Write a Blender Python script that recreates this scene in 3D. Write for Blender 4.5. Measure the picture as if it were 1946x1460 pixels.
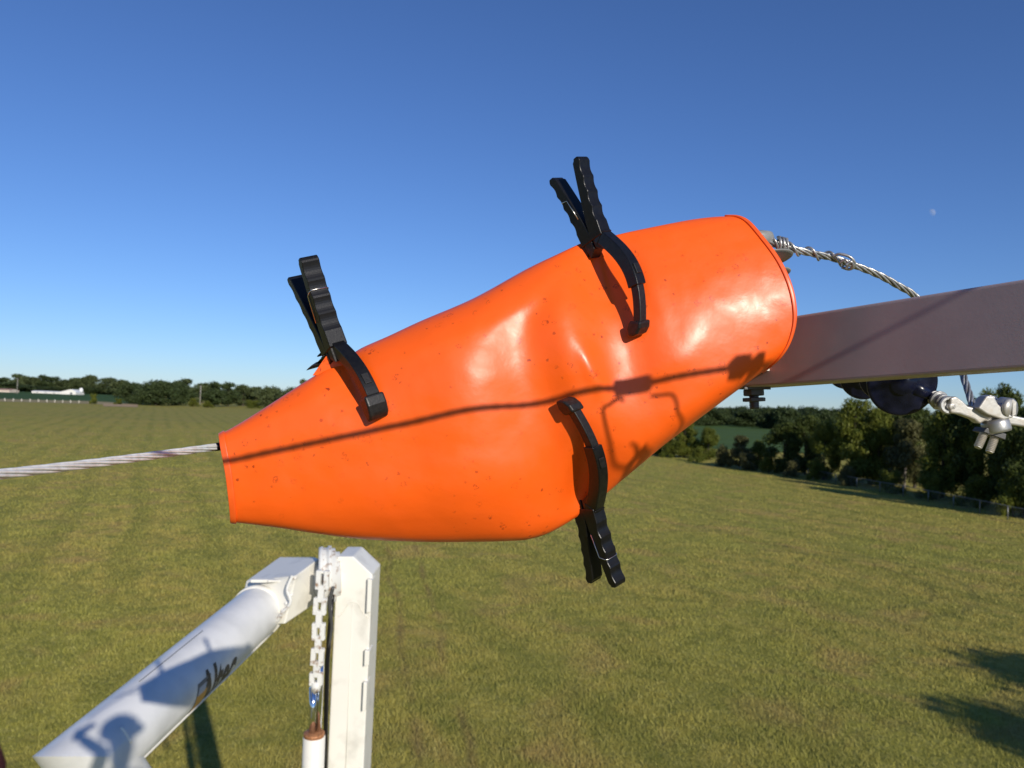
import bpy, bmesh, math, random
import numpy as np
from mathutils import Vector, Matrix, noise
R = math.radians
for o in list(bpy.data.objects): bpy.data.objects.remove(o)
scene = bpy.context.scene
col = scene.collection
random.seed(7); rng = np.random.default_rng(7)

# ------------------------------------------------------------------ camera
CAM_H = 8.5
F = 1462.0; CX, CY = 973.0, 730.0            # photograph pixels
PITCH = R(1.57); ROLL = R(2.1)
fwd = Vector((0, math.cos(PITCH), math.sin(PITCH)))
rgt0 = Vector((1, 0, 0)); up0 = rgt0.cross(fwd)
rgt = (rgt0*math.cos(ROLL) + up0*math.sin(ROLL)).normalized()
up = rgt.cross(fwd).normalized()
CP = Vector((0, 0, CAM_H))
cam = bpy.data.cameras.new('camera'); camo = bpy.data.objects.new('camera', cam); col.objects.link(camo)
M = Matrix((rgt, up, -fwd)).transposed().to_4x4(); M.translation = CP
camo.matrix_world = M
cam.sensor_width = 36; cam.lens = 36*F/1946
cam.clip_start = 0.02; cam.clip_end = 20000
cam.dof.use_dof = True; cam.dof.focus_distance = 1.06; cam.dof.aperture_fstop = 9.5
scene.camera = camo

# ------------------------------------------------------------------ sky, sun, exposure
SUN_EL = R(22.5); SUN_AZ = R(154)               # clockwise from +Y
sdir = Vector((math.sin(SUN_AZ)*math.cos(SUN_EL), math.cos(SUN_AZ)*math.cos(SUN_EL), math.sin(SUN_EL)))
world = bpy.data.worlds.new('World'); scene.world = world; world.use_nodes = True
wn = world.node_tree; wn.nodes.clear()
sky = wn.nodes.new('ShaderNodeTexSky'); sky.sky_type = 'NISHITA'; sky.sun_disc = False
sky.sun_elevation = SUN_EL; sky.sun_rotation = SUN_AZ
sky.altitude = 300; sky.air_density = 1.0; sky.dust_density = 0.05; sky.ozone_density = 4.5
bg = wn.nodes.new('ShaderNodeBackground'); bg.inputs[1].default_value = 0.095
wo = wn.nodes.new('ShaderNodeOutputWorld')
tint = wn.nodes.new('ShaderNodeMix'); tint.data_type = 'RGBA'; tint.blend_type = 'MULTIPLY'; tint.inputs[0].default_value = 1
tint.inputs[7].default_value = (.66, .80, 1.09, 1)
wn.links.new(sky.outputs[0], tint.inputs[6]); wn.links.new(tint.outputs[2], bg.inputs[0]); wn.links.new(bg.outputs[0], wo.inputs[0])
sun = bpy.data.lights.new('sun', 'SUN'); sun.energy = 3.9; sun.angle = R(0.53); sun.color = (1.0, 0.93, 0.82)
suno = bpy.data.objects.new('sun', sun); col.objects.link(suno)
suno.rotation_euler = sdir.to_track_quat('Z', 'Y').to_euler()
scene.view_settings.view_transform = 'Standard'; scene.view_settings.look = 'None'
scene.view_settings.exposure = 0.1; scene.view_settings.gamma = 1.0
scene.render.resolution_x = 1024; scene.render.resolution_y = 768

# ------------------------------------------------------------------ helpers
def ray(px, py): return fwd + rgt*((px-CX)/F) + up*((CY-py)/F)
def P(px, py, d): return CP + ray(px, py)*d
def G(px, py, z=0.0):
    r = ray(px, py); return CP + r*((z-CAM_H)/r.z)
def GX(px, depth, z=0.0):
    p = CP + (Vector((0, 1, 0)) + Vector((1, 0, 0))*((px-CX)/F))*depth; return Vector((p.x, p.y, z))
def camv(x, y, z): return rgt*x + up*y - fwd*z       # z towards the viewer
PX = 1/F

def tag(o, label=None, cat=None, group=None, kind=None):
    if label: o['label'] = label
    if cat: o['category'] = cat
    if group: o['group'] = group
    if kind: o['kind'] = kind
    return o
def empty(name, loc=(0, 0, 0)):
    o = bpy.data.objects.new(name, None); o.empty_display_size = .1; col.objects.link(o); o.location = loc; return o
def setparent(o, p):
    o.parent = p
    q = p; off = Vector((0, 0, 0))
    bpy.context.view_layer.update()
    o.matrix_parent_inverse = p.matrix_world.inverted()
def mesh_obj(name, verts, faces, mat, parent=None, smooth=False, bevel=0, seg=2):
    me = bpy.data.meshes.new(name); me.from_pydata([tuple(v) for v in verts], [], faces); me.update()
    if smooth: me.polygons.foreach_set('use_smooth', [True]*len(me.polygons))
    me.materials.append(mat)
    o = bpy.data.objects.new(name, me); col.objects.link(o)
    if bevel:
        b = o.modifiers.new('bevel', 'BEVEL'); b.width = bevel; b.segments = seg; b.limit_method = 'ANGLE'; b.angle_limit = R(35)
    if parent: setparent(o, parent)
    return o
def recalc(o):
    bm = bmesh.new(); bm.from_mesh(o.data); bmesh.ops.recalc_face_normals(bm, faces=bm.faces); bm.to_mesh(o.data); bm.free(); return o

class MB:
    def __init__(s): s.v = []; s.f = []
    def add(s, v, f):
        n = len(s.v); s.v += [Vector(x) for x in v]; s.f += [tuple(i+n for i in q) for q in f]
    def box(s, c, ax, ay, az):              # centre and three half-axis vectors
        c = Vector(c); v = [c+ax*i+ay*j+az*k for i in (-1, 1) for j in (-1, 1) for k in (-1, 1)]
        s.add(v, [(0, 1, 3, 2), (4, 6, 7, 5), (0, 4, 5, 1), (2, 3, 7, 6), (0, 2, 6, 4), (1, 5, 7, 3)])
    def tube(s, pts, r, n=12, cap=True, squash=None):
        pts = [Vector(p) for p in pts]; rs = r if isinstance(r, (list, tuple)) else [r]*len(pts)
        ref = None; rings = []
        for i, p in enumerate(pts):
            t = (pts[min(i+1, len(pts)-1)] - pts[max(i-1, 0)]).normalized()
            if ref is None:
                ref = Vector((0, 0, 1)) if abs(t.z) < .9 else Vector((1, 0, 0))
            a = (ref - t*ref.dot(t)).normalized(); b = t.cross(a); ref = a
            rings.append([p + (a*math.cos(2*math.pi*k/n) + b*math.sin(2*math.pi*k/n))*rs[i] for k in range(n)])
        v = [q for rg in rings for q in rg]; f = []
        for i in range(len(rings)-1):
            for k in range(n):
                f.append((i*n+k, i*n+(k+1) % n, (i+1)*n+(k+1) % n, (i+1)*n+k))
        if cap:
            f.append(tuple(range(n-1, -1, -1))); f.append(tuple((len(rings)-1)*n+k for k in range(n)))
        s.add(v, f)
    def lathe(s, base, axis, prof, n=32, ref=None):   # prof: (distance along axis, radius)
        base = Vector(base); axis = Vector(axis).normalized()
        a = axis.orthogonal().normalized(); b = axis.cross(a)
        if ref is not None: a = (ref-axis*ref.dot(axis)).normalized(); b = axis.cross(a)
        v = []; f = []
        for (h, r) in prof:
            for k in range(n):
                v.append(base+axis*h+(a*math.cos(2*math.pi*k/n)+b*math.sin(2*math.pi*k/n))*max(r, 1e-5))
        for i in range(len(prof)-1):
            for k in range(n): f.append((i*n+k, i*n+(k+1) % n, (i+1)*n+(k+1) % n, (i+1)*n+k))
        f.append(tuple(range(n-1, -1, -1))); f.append(tuple((len(prof)-1)*n+k for k in range(n)))
        s.add(v, f)
    def prism(s, pts, dvec):                # polygon of points pushed by +-dvec
        n = len(pts); v = [Vector(p)+dvec for p in pts]+[Vector(p)-dvec for p in pts]
        f = [tuple(range(n)), tuple(range(2*n-1, n-1, -1))]
        for i in range(n): f.append((i, i+n, (i+1) % n+n, (i+1) % n))
        s.add(v, f)
    def strip(s, outer, inner, dvec):       # band between two curves, pushed by +-dvec
        n = len(outer); v = []
        for a, b in zip(outer, inner):
            a = Vector(a); b = Vector(b); v += [a+dvec, a-dvec, b-dvec, b+dvec]
        f = [(3, 2, 1, 0), tuple((n-1)*4+k for k in range(4))]
        for i in range(n-1):
            for k in range(4): f.append((i*4+k, i*4+(k+1) % 4, (i+1)*4+(k+1) % 4, (i+1)*4+k))
        s.add(v, f)
    def build(s, name, mat, parent=None, smooth=False, bevel=0, seg=2):
        o = mesh_obj(name, s.v, s.f, mat, None, smooth, bevel, seg); recalc(o)
        if parent: setparent(o, parent)
        return o

def catmull(pts, n):
    pts = [Vector(p) for p in pts]; seg = []; out = []
    d = [0]
    for i in range(1, len(pts)): d.append(d[-1]+(pts[i]-pts[i-1]).length)
    for k in range(n):
        s = d[-1]*k/(n-1); i = 0
        while i < len(pts)-2 and d[i+1] < s: i += 1
        t = (s-d[i])/max(1e-9, d[i+1]-d[i]); t = min(1, max(0, t))
        p0 = pts[max(i-1, 0)]; p1 = pts[i]; p2 = pts[i+1]; p3 = pts[min(i+2, len(pts)-1)]
        out.append(.5*((2*p1)+(p2-p0)*t+(2*p0-5*p1+4*p2-p3)*t*t+(3*p1-p0-3*p2+p3)*t**3))
    return out

# ------------------------------------------------------------------ materials
def mat(name, base=(.5, .5, .5), rough=.5, metal=0, spec=.5, bump=None, var=None, coat=0, wear=None):
    m = bpy.data.materials.new(name); m.use_nodes = True; nt = m.node_tree; b = nt.nodes['Principled BSDF']
    b.inputs['Base Color'].default_value = (*base, 1); b.inputs['Roughness'].default_value = rough
    b.inputs['Metallic'].default_value = metal; b.inputs['Specular IOR Level'].default_value = spec
    b.inputs['Coat Weight'].default_value = coat
    tc = nt.nodes.new('ShaderNodeTexCoord')
    if var:                                   # (scale, second colour, low, high)
        nz = nt.nodes.new('ShaderNodeTexNoise'); nz.inputs['Scale'].default_value = var[0]; nz.inputs['Detail'].default_value = 6
        nt.links.new(tc.outputs['Object'], nz.inputs['Vector'])
        rp = nt.nodes.new('ShaderNodeValToRGB'); rp.color_ramp.elements[0].position = var[2]; rp.color_ramp.elements[1].position = var[3]
        rp.color_ramp.elements[0].color = (*var[1], 1); rp.color_ramp.elements[1].color = (*base, 1)
        nt.links.new(nz.outputs[0], rp.inputs[0]); nt.links.new(rp.outputs[0], b.inputs['Base Color'])
        mr = nt.nodes.new('ShaderNodeMapRange'); mr.inputs[3].default_value = max(0, rough-.08); mr.inputs[4].default_value = rough+.1
        nt.links.new(nz.outputs[0], mr.inputs[0]); nt.links.new(mr.outputs[0], b.inputs['Roughness'])
    if bump:                                  # (scale, strength, distance)
        n2 = nt.nodes.new('ShaderNodeTexNoise'); n2.inputs['Scale'].default_value = bump[0]; n2.inputs['Detail'].default_value = 5
        nt.links.new(tc.outputs['Object'], n2.inputs['Vector'])
        bp = nt.nodes.new('ShaderNodeBump'); bp.inputs['Strength'].default_value = bump[1]; bp.inputs['Distance'].default_value = bump[2]
        nt.links.new(n2.outputs[0], bp.inputs['Height']); nt.links.new(bp.outputs[0], b.inputs['Normal'])
    return m

def N(nt, t, **kw):
    n = nt.nodes.new(t)
    for k, v in kw.items(): setattr(n, k, v)
    return n
def math_(nt, op, a, b=None, clamp=False):
    n = N(nt, 'ShaderNodeMath', operation=op); n.use_clamp = clamp
    for i, x in enumerate((a, b)):
        if x is None: continue
        if isinstance(x, (int, float)): n.inputs[i].default_value = x
        else: nt.links.new(x, n.inputs[i])
    return n.outputs[0]
def mix_(nt, f, a, b):
    n = N(nt, 'ShaderNodeMix', data_type='RGBA')
    if isinstance(f, (int, float)): n.inputs[0].default_value = f
    else: nt.links.new(f, n.inputs[0])
    for i, x in ((6, a), (7, b)):
        if isinstance(x, tuple): n.inputs[i].default_value = (*x, 1)
        else: nt.links.new(x, n.inputs[i])
    return n.outputs[2]

def rubber_material():
    m = bpy.data.materials.new('orange_rubber'); m.use_nodes = True; nt = m.node_tree; b = nt.nodes['Principled BSDF']
    tc = N(nt, 'ShaderNodeTexCoord'); V = tc.outputs['Object']
    def noise_(scale, det=4, dist=0):
        n = N(nt, 'ShaderNodeTexNoise'); n.inputs['Scale'].default_value = scale; n.inputs['Detail'].default_value = det
        n.inputs['Distortion'].default_value = dist; nt.links.new(V, n.inputs['Vector']); return n.outputs[0]
    base = mix_(nt, noise_(5), (.91, .110, .006), (.97, .130, .009))
    # dirt dots and little dried rings, clustered
    def marks(scale, r0, r1, lo, ring):
        wob = N(nt, 'ShaderNodeTexNoise'); wob.inputs['Scale'].default_value = scale*2.3; nt.links.new(V, wob.inputs['Vector'])
        add = N(nt, 'ShaderNodeVectorMath', operation='SCALE'); nt.links.new(wob.outputs['Color'], add.inputs[0]); add.inputs['Scale'].default_value = .55/scale
        ad2 = N(nt, 'ShaderNodeVectorMath', operation='ADD'); nt.links.new(V, ad2.inputs[0]); nt.links.new(add.outputs[0], ad2.inputs[1])
        vo = N(nt, 'ShaderNodeTexVoronoi'); vo.inputs['Scale'].default_value = scale; nt.links.new(ad2.outputs[0], vo.inputs['Vector'])
        sep = N(nt, 'ShaderNodeSeparateColor'); nt.links.new(vo.outputs['Color'], sep.inputs[0])
        keep = math_(nt, 'GREATER_THAN', sep.outputs[0], lo)
        d = vo.outputs['Distance']
        inner = math_(nt, 'MULTIPLY', math_(nt, 'SUBTRACT', r1, d), 1/(r1-r0), True)
        if ring:
            hole = math_(nt, 'MULTIPLY', math_(nt, 'SUBTRACT', d, r0*.45), 1/(r0*.4), True)
            inner = math_(nt, 'MULTIPLY', inner, hole)
        return math_(nt, 'MULTIPLY', math_(nt, 'MULTIPLY', inner, keep), sep.outputs[1])
    cl = math_(nt, 'MULTIPLY', math_(nt, 'SUBTRACT', noise_(7, 3), .38), 6, True)
    a = math_(nt, 'MULTIPLY', marks(80, .11, .20, .50, False), cl)
    r_ = math_(nt, 'MULTIPLY', marks(62, .24, .33, .62, True), cl)
    r2 = math_(nt, 'MULTIPLY', marks(34, .20, .25, .80, True), cl)
    brk = math_(nt, 'MULTIPLY', math_(nt, 'SUBTRACT', noise_(420, 2), .42), 5, True)
    r_ = math_(nt, 'MULTIPLY', math_(nt, 'MAXIMUM', r_, r2), brk)
    dirt = math_(nt, 'MULTIPLY', math_(nt, 'MAXIMUM', a, r_), .95, True)
    c2 = mix_(nt, dirt, base, (.30, .03, .004))
    nt.links.new(c2, b.inputs['Base Color'])
    rr = N(nt, 'ShaderNodeMapRange'); nt.links.new(noise_(24, 6, .6), rr.inputs[0]); rr.inputs[1].default_value = .3; rr.inputs[2].default_value = .7
    rr.inputs[3].default_value = .32; rr.inputs[4].default_value = .47
    nt.links.new(rr.outputs[0], b.inputs['Roughness'])
    b.inputs['Specular IOR Level'].default_value = .45
    bp = N(nt, 'ShaderNodeBump'); bp.inputs['Strength'].default_value = .22; bp.inputs['Distance'].default_value = .002
    nt.links.new(noise_(55, 4), bp.inputs['Height']); nt.links.new(bp.outputs[0], b.inputs['Normal'])
    return m
M_rub = rubber_material()
M_hem = mat('orange_hem', (.92, .13, .015), .35, var=(30, (.80, .09, .01), .3, .7))
M_blk = mat('black_plastic', (.0045, .0045, .0055), .33, spec=.38, bump=(900, .25, .0006), var=(160, (.010, .0095, .009), .35, .65))
M_blk2 = mat('black_grip', (.008, .0075, .0075), .42, spec=.4, bump=(500, .3, .0006), var=(220, (.02, .018, .017), .3, .6))
M_steel = mat('spring_steel', (.75, .72, .66), .25, 1)
M_galv = mat('galvanised_wire', (.56, .55, .52), .34, .7, var=(90, (.32, .31, .29), .35, .62))
M_wire = mat('bright_strand', (.74, .77, .76), .40, .12, var=(120, (.62, .61, .58), .35, .6))
M_cast = mat('cast_galvanised', (.46, .46, .45), .40, .7, bump=(160, .15, .002), var=(45, (.34, .33, .31), .35, .6))
M_castb = mat('cast_bright', (.50, .485, .45), .45, .45, bump=(140, .18, .002), var=(60, (.48, .44, .38), .38, .52))
M_bolt = mat('weathered_bolt', (.10, .10, .10), .5, .6, bump=(300, .3, .001))
M_beam = mat('fibreglass_grey', (.42, .345, .335), .38, 0, .6, bump=(240, .12, .001), var=(14, (.35, .285, .28), .3, .7))
M_shed = mat('grey_polymer', (.27, .27, .25), .45, var=(40, (.20, .20, .19), .3, .7))
M_navy = mat('navy_polymer', (.003, .004, .013), .22, 0, .3, var=(60, (.010, .012, .03), .3, .7))
M_white = mat('white_paint', (.82, .79, .70), .45, 0, .4, coat=.1, bump=(60, .08, .002), var=(5, (.66, .63, .55), .28, .46))
M_white2 = mat('chipped_white', (.74, .73, .68), .5, 0, .4, bump=(70, .4, .004), var=(16, (.30, .19, .12), .33, .45))
M_tube = mat('white_fibreglass', (.76, .755, .73), .38, 0, .45, coat=.15, bump=(40, .07, .002), var=(4, (.62, .62, .60), .3, .6))
M_chrome = mat('chrome', (.75, .77, .80), .08, 1)
M_copper = mat('rusty_ring', (.50, .22, .09), .55, .3, var=(70, (.28, .12, .05), .35, .6))
M_ink = mat('decal_black', (.012, .013, .013), .45)
M_amber = mat('decal_amber', (.62, .30, .03), .45)
M_decalgrey = mat('decal_grey', (.13, .14, .15), .45)
M_maroon = mat('maroon_cotton', (.10, .008, .018), .85, bump=(400, .5, .002))
M_skin = mat('skin', (.55, .30, .22), .5, bump=(300, .2, .001))
M_hair = mat('hair_brown', (.03, .018, .01), .6, bump=(200, .8, .004))
M_denim = mat('denim', (.03, .045, .09), .9, bump=(500, .4, .002))
M_glove = mat('bucket_white', (.72, .73, .72), .4, var=(5, (.6, .6, .58), .3, .6))

# ------------------------------------------------------------------ ground
def grass_color(nt, world=True):
    g = N(nt, 'ShaderNodeNewGeometry'); V = g.outputs['Position']
    def nz(scale, det=4, vec=None, dist=0):
        n = N(nt, 'ShaderNodeTexNoise'); n.inputs['Scale'].default_value = scale; n.inputs['Detail'].default_value = det
        n.inputs['Distortion'].default_value = dist
        nt.links.new(vec or V, n.inputs['Vector']); return n.outputs[0]
    def ramp(x, lo, hi): return math_(nt, 'MULTIPLY', math_(nt, 'SUBTRACT', x, lo), 1/(hi-lo), True)
    c = mix_(nt, ramp(nz(.075, 6, None, .8), .40, .60), GR[0], GR[1])
    c = mix_(nt, ramp(nz(.9, 6), .42, .68), c, GR[2])
    c = mix_(nt, math_(nt, 'MULTIPLY', ramp(nz(.22, 6, None, 1.2), .52, .68), .75), c, GR[3])
    c = mix_(nt, math_(nt, 'MULTIPLY', ramp(nz(3.5, 5), .50, .75), .55), c, GR[4])
    # mown lanes running away from the viewer
    sx = N(nt, 'ShaderNodeSeparateXYZ'); nt.links.new(V, sx.inputs[0])
    lane = math_(nt, 'ADD', math_(nt, 'MULTIPLY', sx.outputs[0], .908), math_(nt, 'MULTIPLY', sx.outputs[1], .418))
    lane = math_(nt, 'ADD', lane, math_(nt, 'MULTIPLY', nz(.03, 2), 4))
    w = math_(nt, 'SINE', math_(nt, 'MULTIPLY', lane, 1.5))
    c = mix_(nt, math_(nt, 'MULTIPLY', math_(nt, 'MULTIPLY', ramp(w, .2, .9), ramp(nz(.06, 3), .38, .55)), .6), c, GR[2])
    # curved wheel tracks
    def track(cx, cy, rad, amin=None):
        dx = math_(nt, 'SUBTRACT', sx.outputs[0], cx); dy = math_(nt, 'SUBTRACT', sx.outputs[1], cy)
        d = math_(nt, 'SQRT', math_(nt, 'ADD', math_(nt, 'MULTIPLY', dx, dx), math_(nt, 'MULTIPLY', dy, dy)))
        d = math_(nt, 'ADD', d, math_(nt, 'MULTIPLY', math_(nt, 'SUBTRACT', nz(.25, 3), .5), 1.2))
        l = math_(nt, 'SUBTRACT', 1, math_(nt, 'MULTIPLY', math_(nt, 'ABSOLUTE', math_(nt, 'SUBTRACT', d, rad)), 1/.38), True)
        l = math_(nt, 'MULTIPLY', l, ramp(nz(.5, 3), .36, .52))
        return math_(nt, 'MULTIPLY', l, ramp(dx, 0, rad*.3)) if amin is None else l
    for (q0, q1) in RUTS:
        dx, dy = q1.x-q0.x, q1.y-q0.y; L_ = math.hypot(dx, dy); nx, ny = -dy/L_, dx/L_
        dd = math_(nt, 'ADD', math_(nt, 'MULTIPLY', sx.outputs[0], nx), math_(nt, 'MULTIPLY', sx.outputs[1], ny))
        dd = math_(nt, 'ADD', math_(nt, 'SUBTRACT', dd, q0.x*nx+q0.y*ny), math_(nt, 'MULTIPLY', math_(nt, 'SUBTRACT', nz(.12, 2), .5), 1.5))
        l = math_(nt, 'SUBTRACT', 1, math_(nt, 'MULTIPLY', math_(nt, 'ABSOLUTE', dd), 1/.22), True)
        l = math_(nt, 'MULTIPLY', l, ramp(nz(.35, 3), .38, .6))
        c = mix_(nt, math_(nt, 'MULTIPLY', l, .6), c, (.20, .125, .06))
    for (tx, ty, tr) in TRACKS:
        c = mix_(nt, math_(nt, 'MULTIPLY', track(tx, ty, tr), .5), c, (.075, .085, .03))
    return c, nz, ramp
GR = [(.315, .298, .055), (.39, .315, .07), (.215, .215, .04), (.39, .265, .09), (.46, .41, .13)]
ta = G(1740, 1100); tb = G(1790, 1080); tc_ = G(1410, 985)
TRACKS = [(ta.x-7, ta.y, 7), (ta.x-7, ta.y+.3, 9), (tc_.x-8, tc_.y, 8), (tc_.x-8, tc_.y, 6)]
RUTS = [(G(805, 1450), G(745, 1100)), (G(905, 1450), G(812, 1120))]
def ground_material():
    m = bpy.data.materials.new('mown_field'); m.use_nodes = True; nt = m.node_tree; b = nt.nodes['Principled BSDF']
    c, nz, ramp = grass_color(nt)
    c = mix_(nt, math_(nt, 'MULTIPLY', ramp(nz(14, 3), .45, .75), .5), c, (.10, .095, .03))
    nt.links.new(c, b.inputs['Base Color']); b.inputs['Roughness'].default_value = .9; b.inputs['Specular IOR Level'].default_value = .1
    bp = N(nt, 'ShaderNodeBump'); bp.inputs['Strength'].default_value = .6; bp.inputs['Distance'].default_value = .08
    h = math_(nt, 'ADD', nz(5, 8), math_(nt, 'MULTIPLY', nz(.8, 3), 1.2))
    nt.links.new(h, bp.inputs['Height']); nt.links.new(bp.outputs[0], b.inputs['Normal'])
    return m
def blade_material():
    m = bpy.data.materials.new('grass_blade'); m.use_nodes = True; nt = m.node_tree; b = nt.nodes['Principled BSDF']
    c, nz, ramp = grass_color(nt)
    rp = N(nt, 'ShaderNodeNewGeometry')
    c = mix_(nt, math_(nt, 'MULTIPLY', rp.outputs['Random Per Island'], .5), c, (.34, .31, .10))
    nt.links.new(c, b.inputs['Base Color']); b.inputs['Roughness'].default_value = .7; b.inputs['Specular IOR Level'].default_value = .2
    return m
M_ground = ground_material(); M_blade = blade_material()
# ground sheet: a polar grid, gently uneven, reaching the horizon
gv = []; gf = []
radii = [0]+[3*1.16**i for i in range(58)]
na = 96
for r in radii:
    for k in range(na):
        a = 2*math.pi*k/na; x, y = r*math.cos(a), r*math.sin(a)
        z = 0
        gv.append((x, y, z))
for i in range(len(radii)-1):
    for k in range(na): gf.append((i*na+k, (i+1)*na+k, (i+1)*na+(k+1) % na, i*na+(k+1) % na))
tag(mesh_obj('ground', gv, gf, M_ground), kind='structure')

# crop fields beyond, as sheets just above the ground
def field(name, quad, m, z=.05):
    o = mesh_obj(name, [Vector((q.x, q.y, z)) for q in quad], [tuple(range(len(quad)))], m); tag(o, kind='structure'); return o
M_crop = mat('crop_green', (.055, .105, .022), .9, spec=.1, var=(.02, (.04, .075, .018), .35, .6))
M_tan = mat('dry_verge', (.42, .33, .18), .9, spec=.1, var=(.3, (.26, .22, .10), .35, .65))
M_dirt = mat('bare_track', (.52, .36, .22), .9, spec=.1, var=(.2, (.38, .27, .15), .3, .7))
fl = [G(-900, 720), G(-900, 733), G(0, 757), G(240, 764), G(300, 764), G(300, 753), G(0, 742)]
field('crop_field', [G(-700, 732), G(0, 758.5), G(300, 770), G(300, 750.5), G(0, 739)], M_crop)
field('verge', [G(-500, 741), G(0, 763.5), G(180, 768), G(262, 772.5), G(262, 768), G(180, 763), G(0, 758.5), G(-500, 737)], M_tan, .09)
field('track', [G(196, 772.5), G(262, 774.2), G(262, 769.5), G(196, 767.5)], M_dirt, .13)
field('crop_field', [G(1290, 850), G(1640, 868), G(1700, 806), G(1270, 800)], mat('crop_light', (.075, .125, .028), .9, spec=.1, var=(.03, (.06, .10, .022), .35, .6)), .07)

# grass blades over the near field (one mesh, nobody could count them)
def make_grass(n):
    dmin, dmax = 14.0, 230.0
    u = rng.random(n); d = dmin*(dmax/dmin)**u**1.0
    ang = np.radians(rng.uniform(-38, 38, n)); x = d*np.tan(ang); y = d
    clump = rng.normal(0, .08, (n, 2)); x = x+clump[:, 0]; y = y+clump[:, 1]
    h = rng.uniform(.04, .13, n)*np.clip(1.15-d/260, .3, 1)*(1+.35*np.sin(x*.9+y*.37)*np.sin(y*.8-x*.21))
    w = .007*(d/16)**.85*rng.uniform(.7, 1.5, n)
    a = rng.uniform(0, 2*np.pi, n); lx = rng.normal(0, .05, n); ly = rng.normal(0, .05, n)
    v = np.zeros((n, 3, 3), dtype=np.float32)
    v[:, 0] = np.stack([x-w*np.cos(a), y-w*np.sin(a), np.full(n, -.005)], 1)
    v[:, 1] = np.stack([x+w*np.cos(a), y+w*np.sin(a), np.full(n, -.005)], 1)
    v[:, 2] = np.stack([x+lx, y+ly, h], 1)
    me = bpy.data.meshes.new('grass'); me.vertices.add(3*n); me.vertices.foreach_set('co', v.ravel())
    me.loops.add(3*n); me.loops.foreach_set('vertex_index', np.arange(3*n, dtype=np.int32))
    me.polygons.add(n); me.polygons.foreach_set('loop_start', np.arange(0, 3*n, 3, dtype=np.int32))
    me.update(calc_edges=True); me.materials.append(M_blade)
    o = bpy.data.objects.new('grass', me); col.objects.link(o)
    tag(o, 'short olive green mown grass covering the field under the blanket', 'grass', kind='stuff')
make_grass(800000)

# ------------------------------------------------------------------ trees
def leaf_material(name, c1, c2, c3):
    m = bpy.data.materials.new(name); m.use_nodes = True; nt = m.node_tree; b = nt.nodes['Principled BSDF']
    g = N(nt, 'ShaderNodeNewGeometry'); oi = N(nt, 'ShaderNodeObjectInfo')
    n1 = N(nt, 'ShaderNodeTexNoise'); n1.inputs['Scale'].default_value = .55; n1.inputs['Detail'].default_value = 3; nt.links.new(g.outputs['Position'], n1.inputs['Vector'])
    c = mix_(nt, math_(nt, 'MULTIPLY', math_(nt, 'SUBTRACT', n1.outputs[0], .4), 5, True), c1, c2)
    c = mix_(nt, math_(nt, 'MULTIPLY', g.outputs['Random Per Island'], .6), c, c3)
    c = mix_(nt, math_(nt, 'MULTIPLY', oi.outputs['Random'], .35), c, c1)
    nt.links.new(c, b.inputs['Base Color']); b.inputs['Roughness'].default_value = .6; b.inputs['Specular IOR Level'].default_value = .2
    tr = N(nt, 'ShaderNodeBsdfTranslucent'); nt.links.new(c, tr.inputs['Color'])
    mx = N(nt, 'ShaderNodeMixShader'); mx.inputs[0].default_value = .2
    nt.links.new(b.outputs[0], mx.inputs[1]); nt.links.new(tr.outputs[0], mx.inputs[2])
    nt.links.new(mx.outputs[0], nt.nodes['Material Output'].inputs[0])
    return m
LEAF = {
 'dark': leaf_material('leaf_dark', (.038, .058, .011), (.062, .083, .015), (.09, .105, .022)),
 'mid': leaf_material('leaf_mid', (.072, .098, .012), (.13, .145, .018), (.18, .18, .028)),
 'olive': leaf_material('leaf_olive', (.075, .075, .026), (.10, .10, .035), (.14, .13, .05)),
 'far': leaf_material('leaf_far', (.075, .10, .036), (.10, .125, .045), (.13, .15, .06)),
 'fardark': leaf_material('leaf_far_dark', (.045, .068, .022), (.06, .088, .028), (.08, .10, .036)),
}
M_bark = mat('bark', (.09, .07, .05), .95, bump=(20, .8, .02), var=(6, (.05, .04, .03), .3, .7))
M_gbark = mat('grey_bark', (.20, .17, .14), .95, bump=(20, .8, .02))

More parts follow.
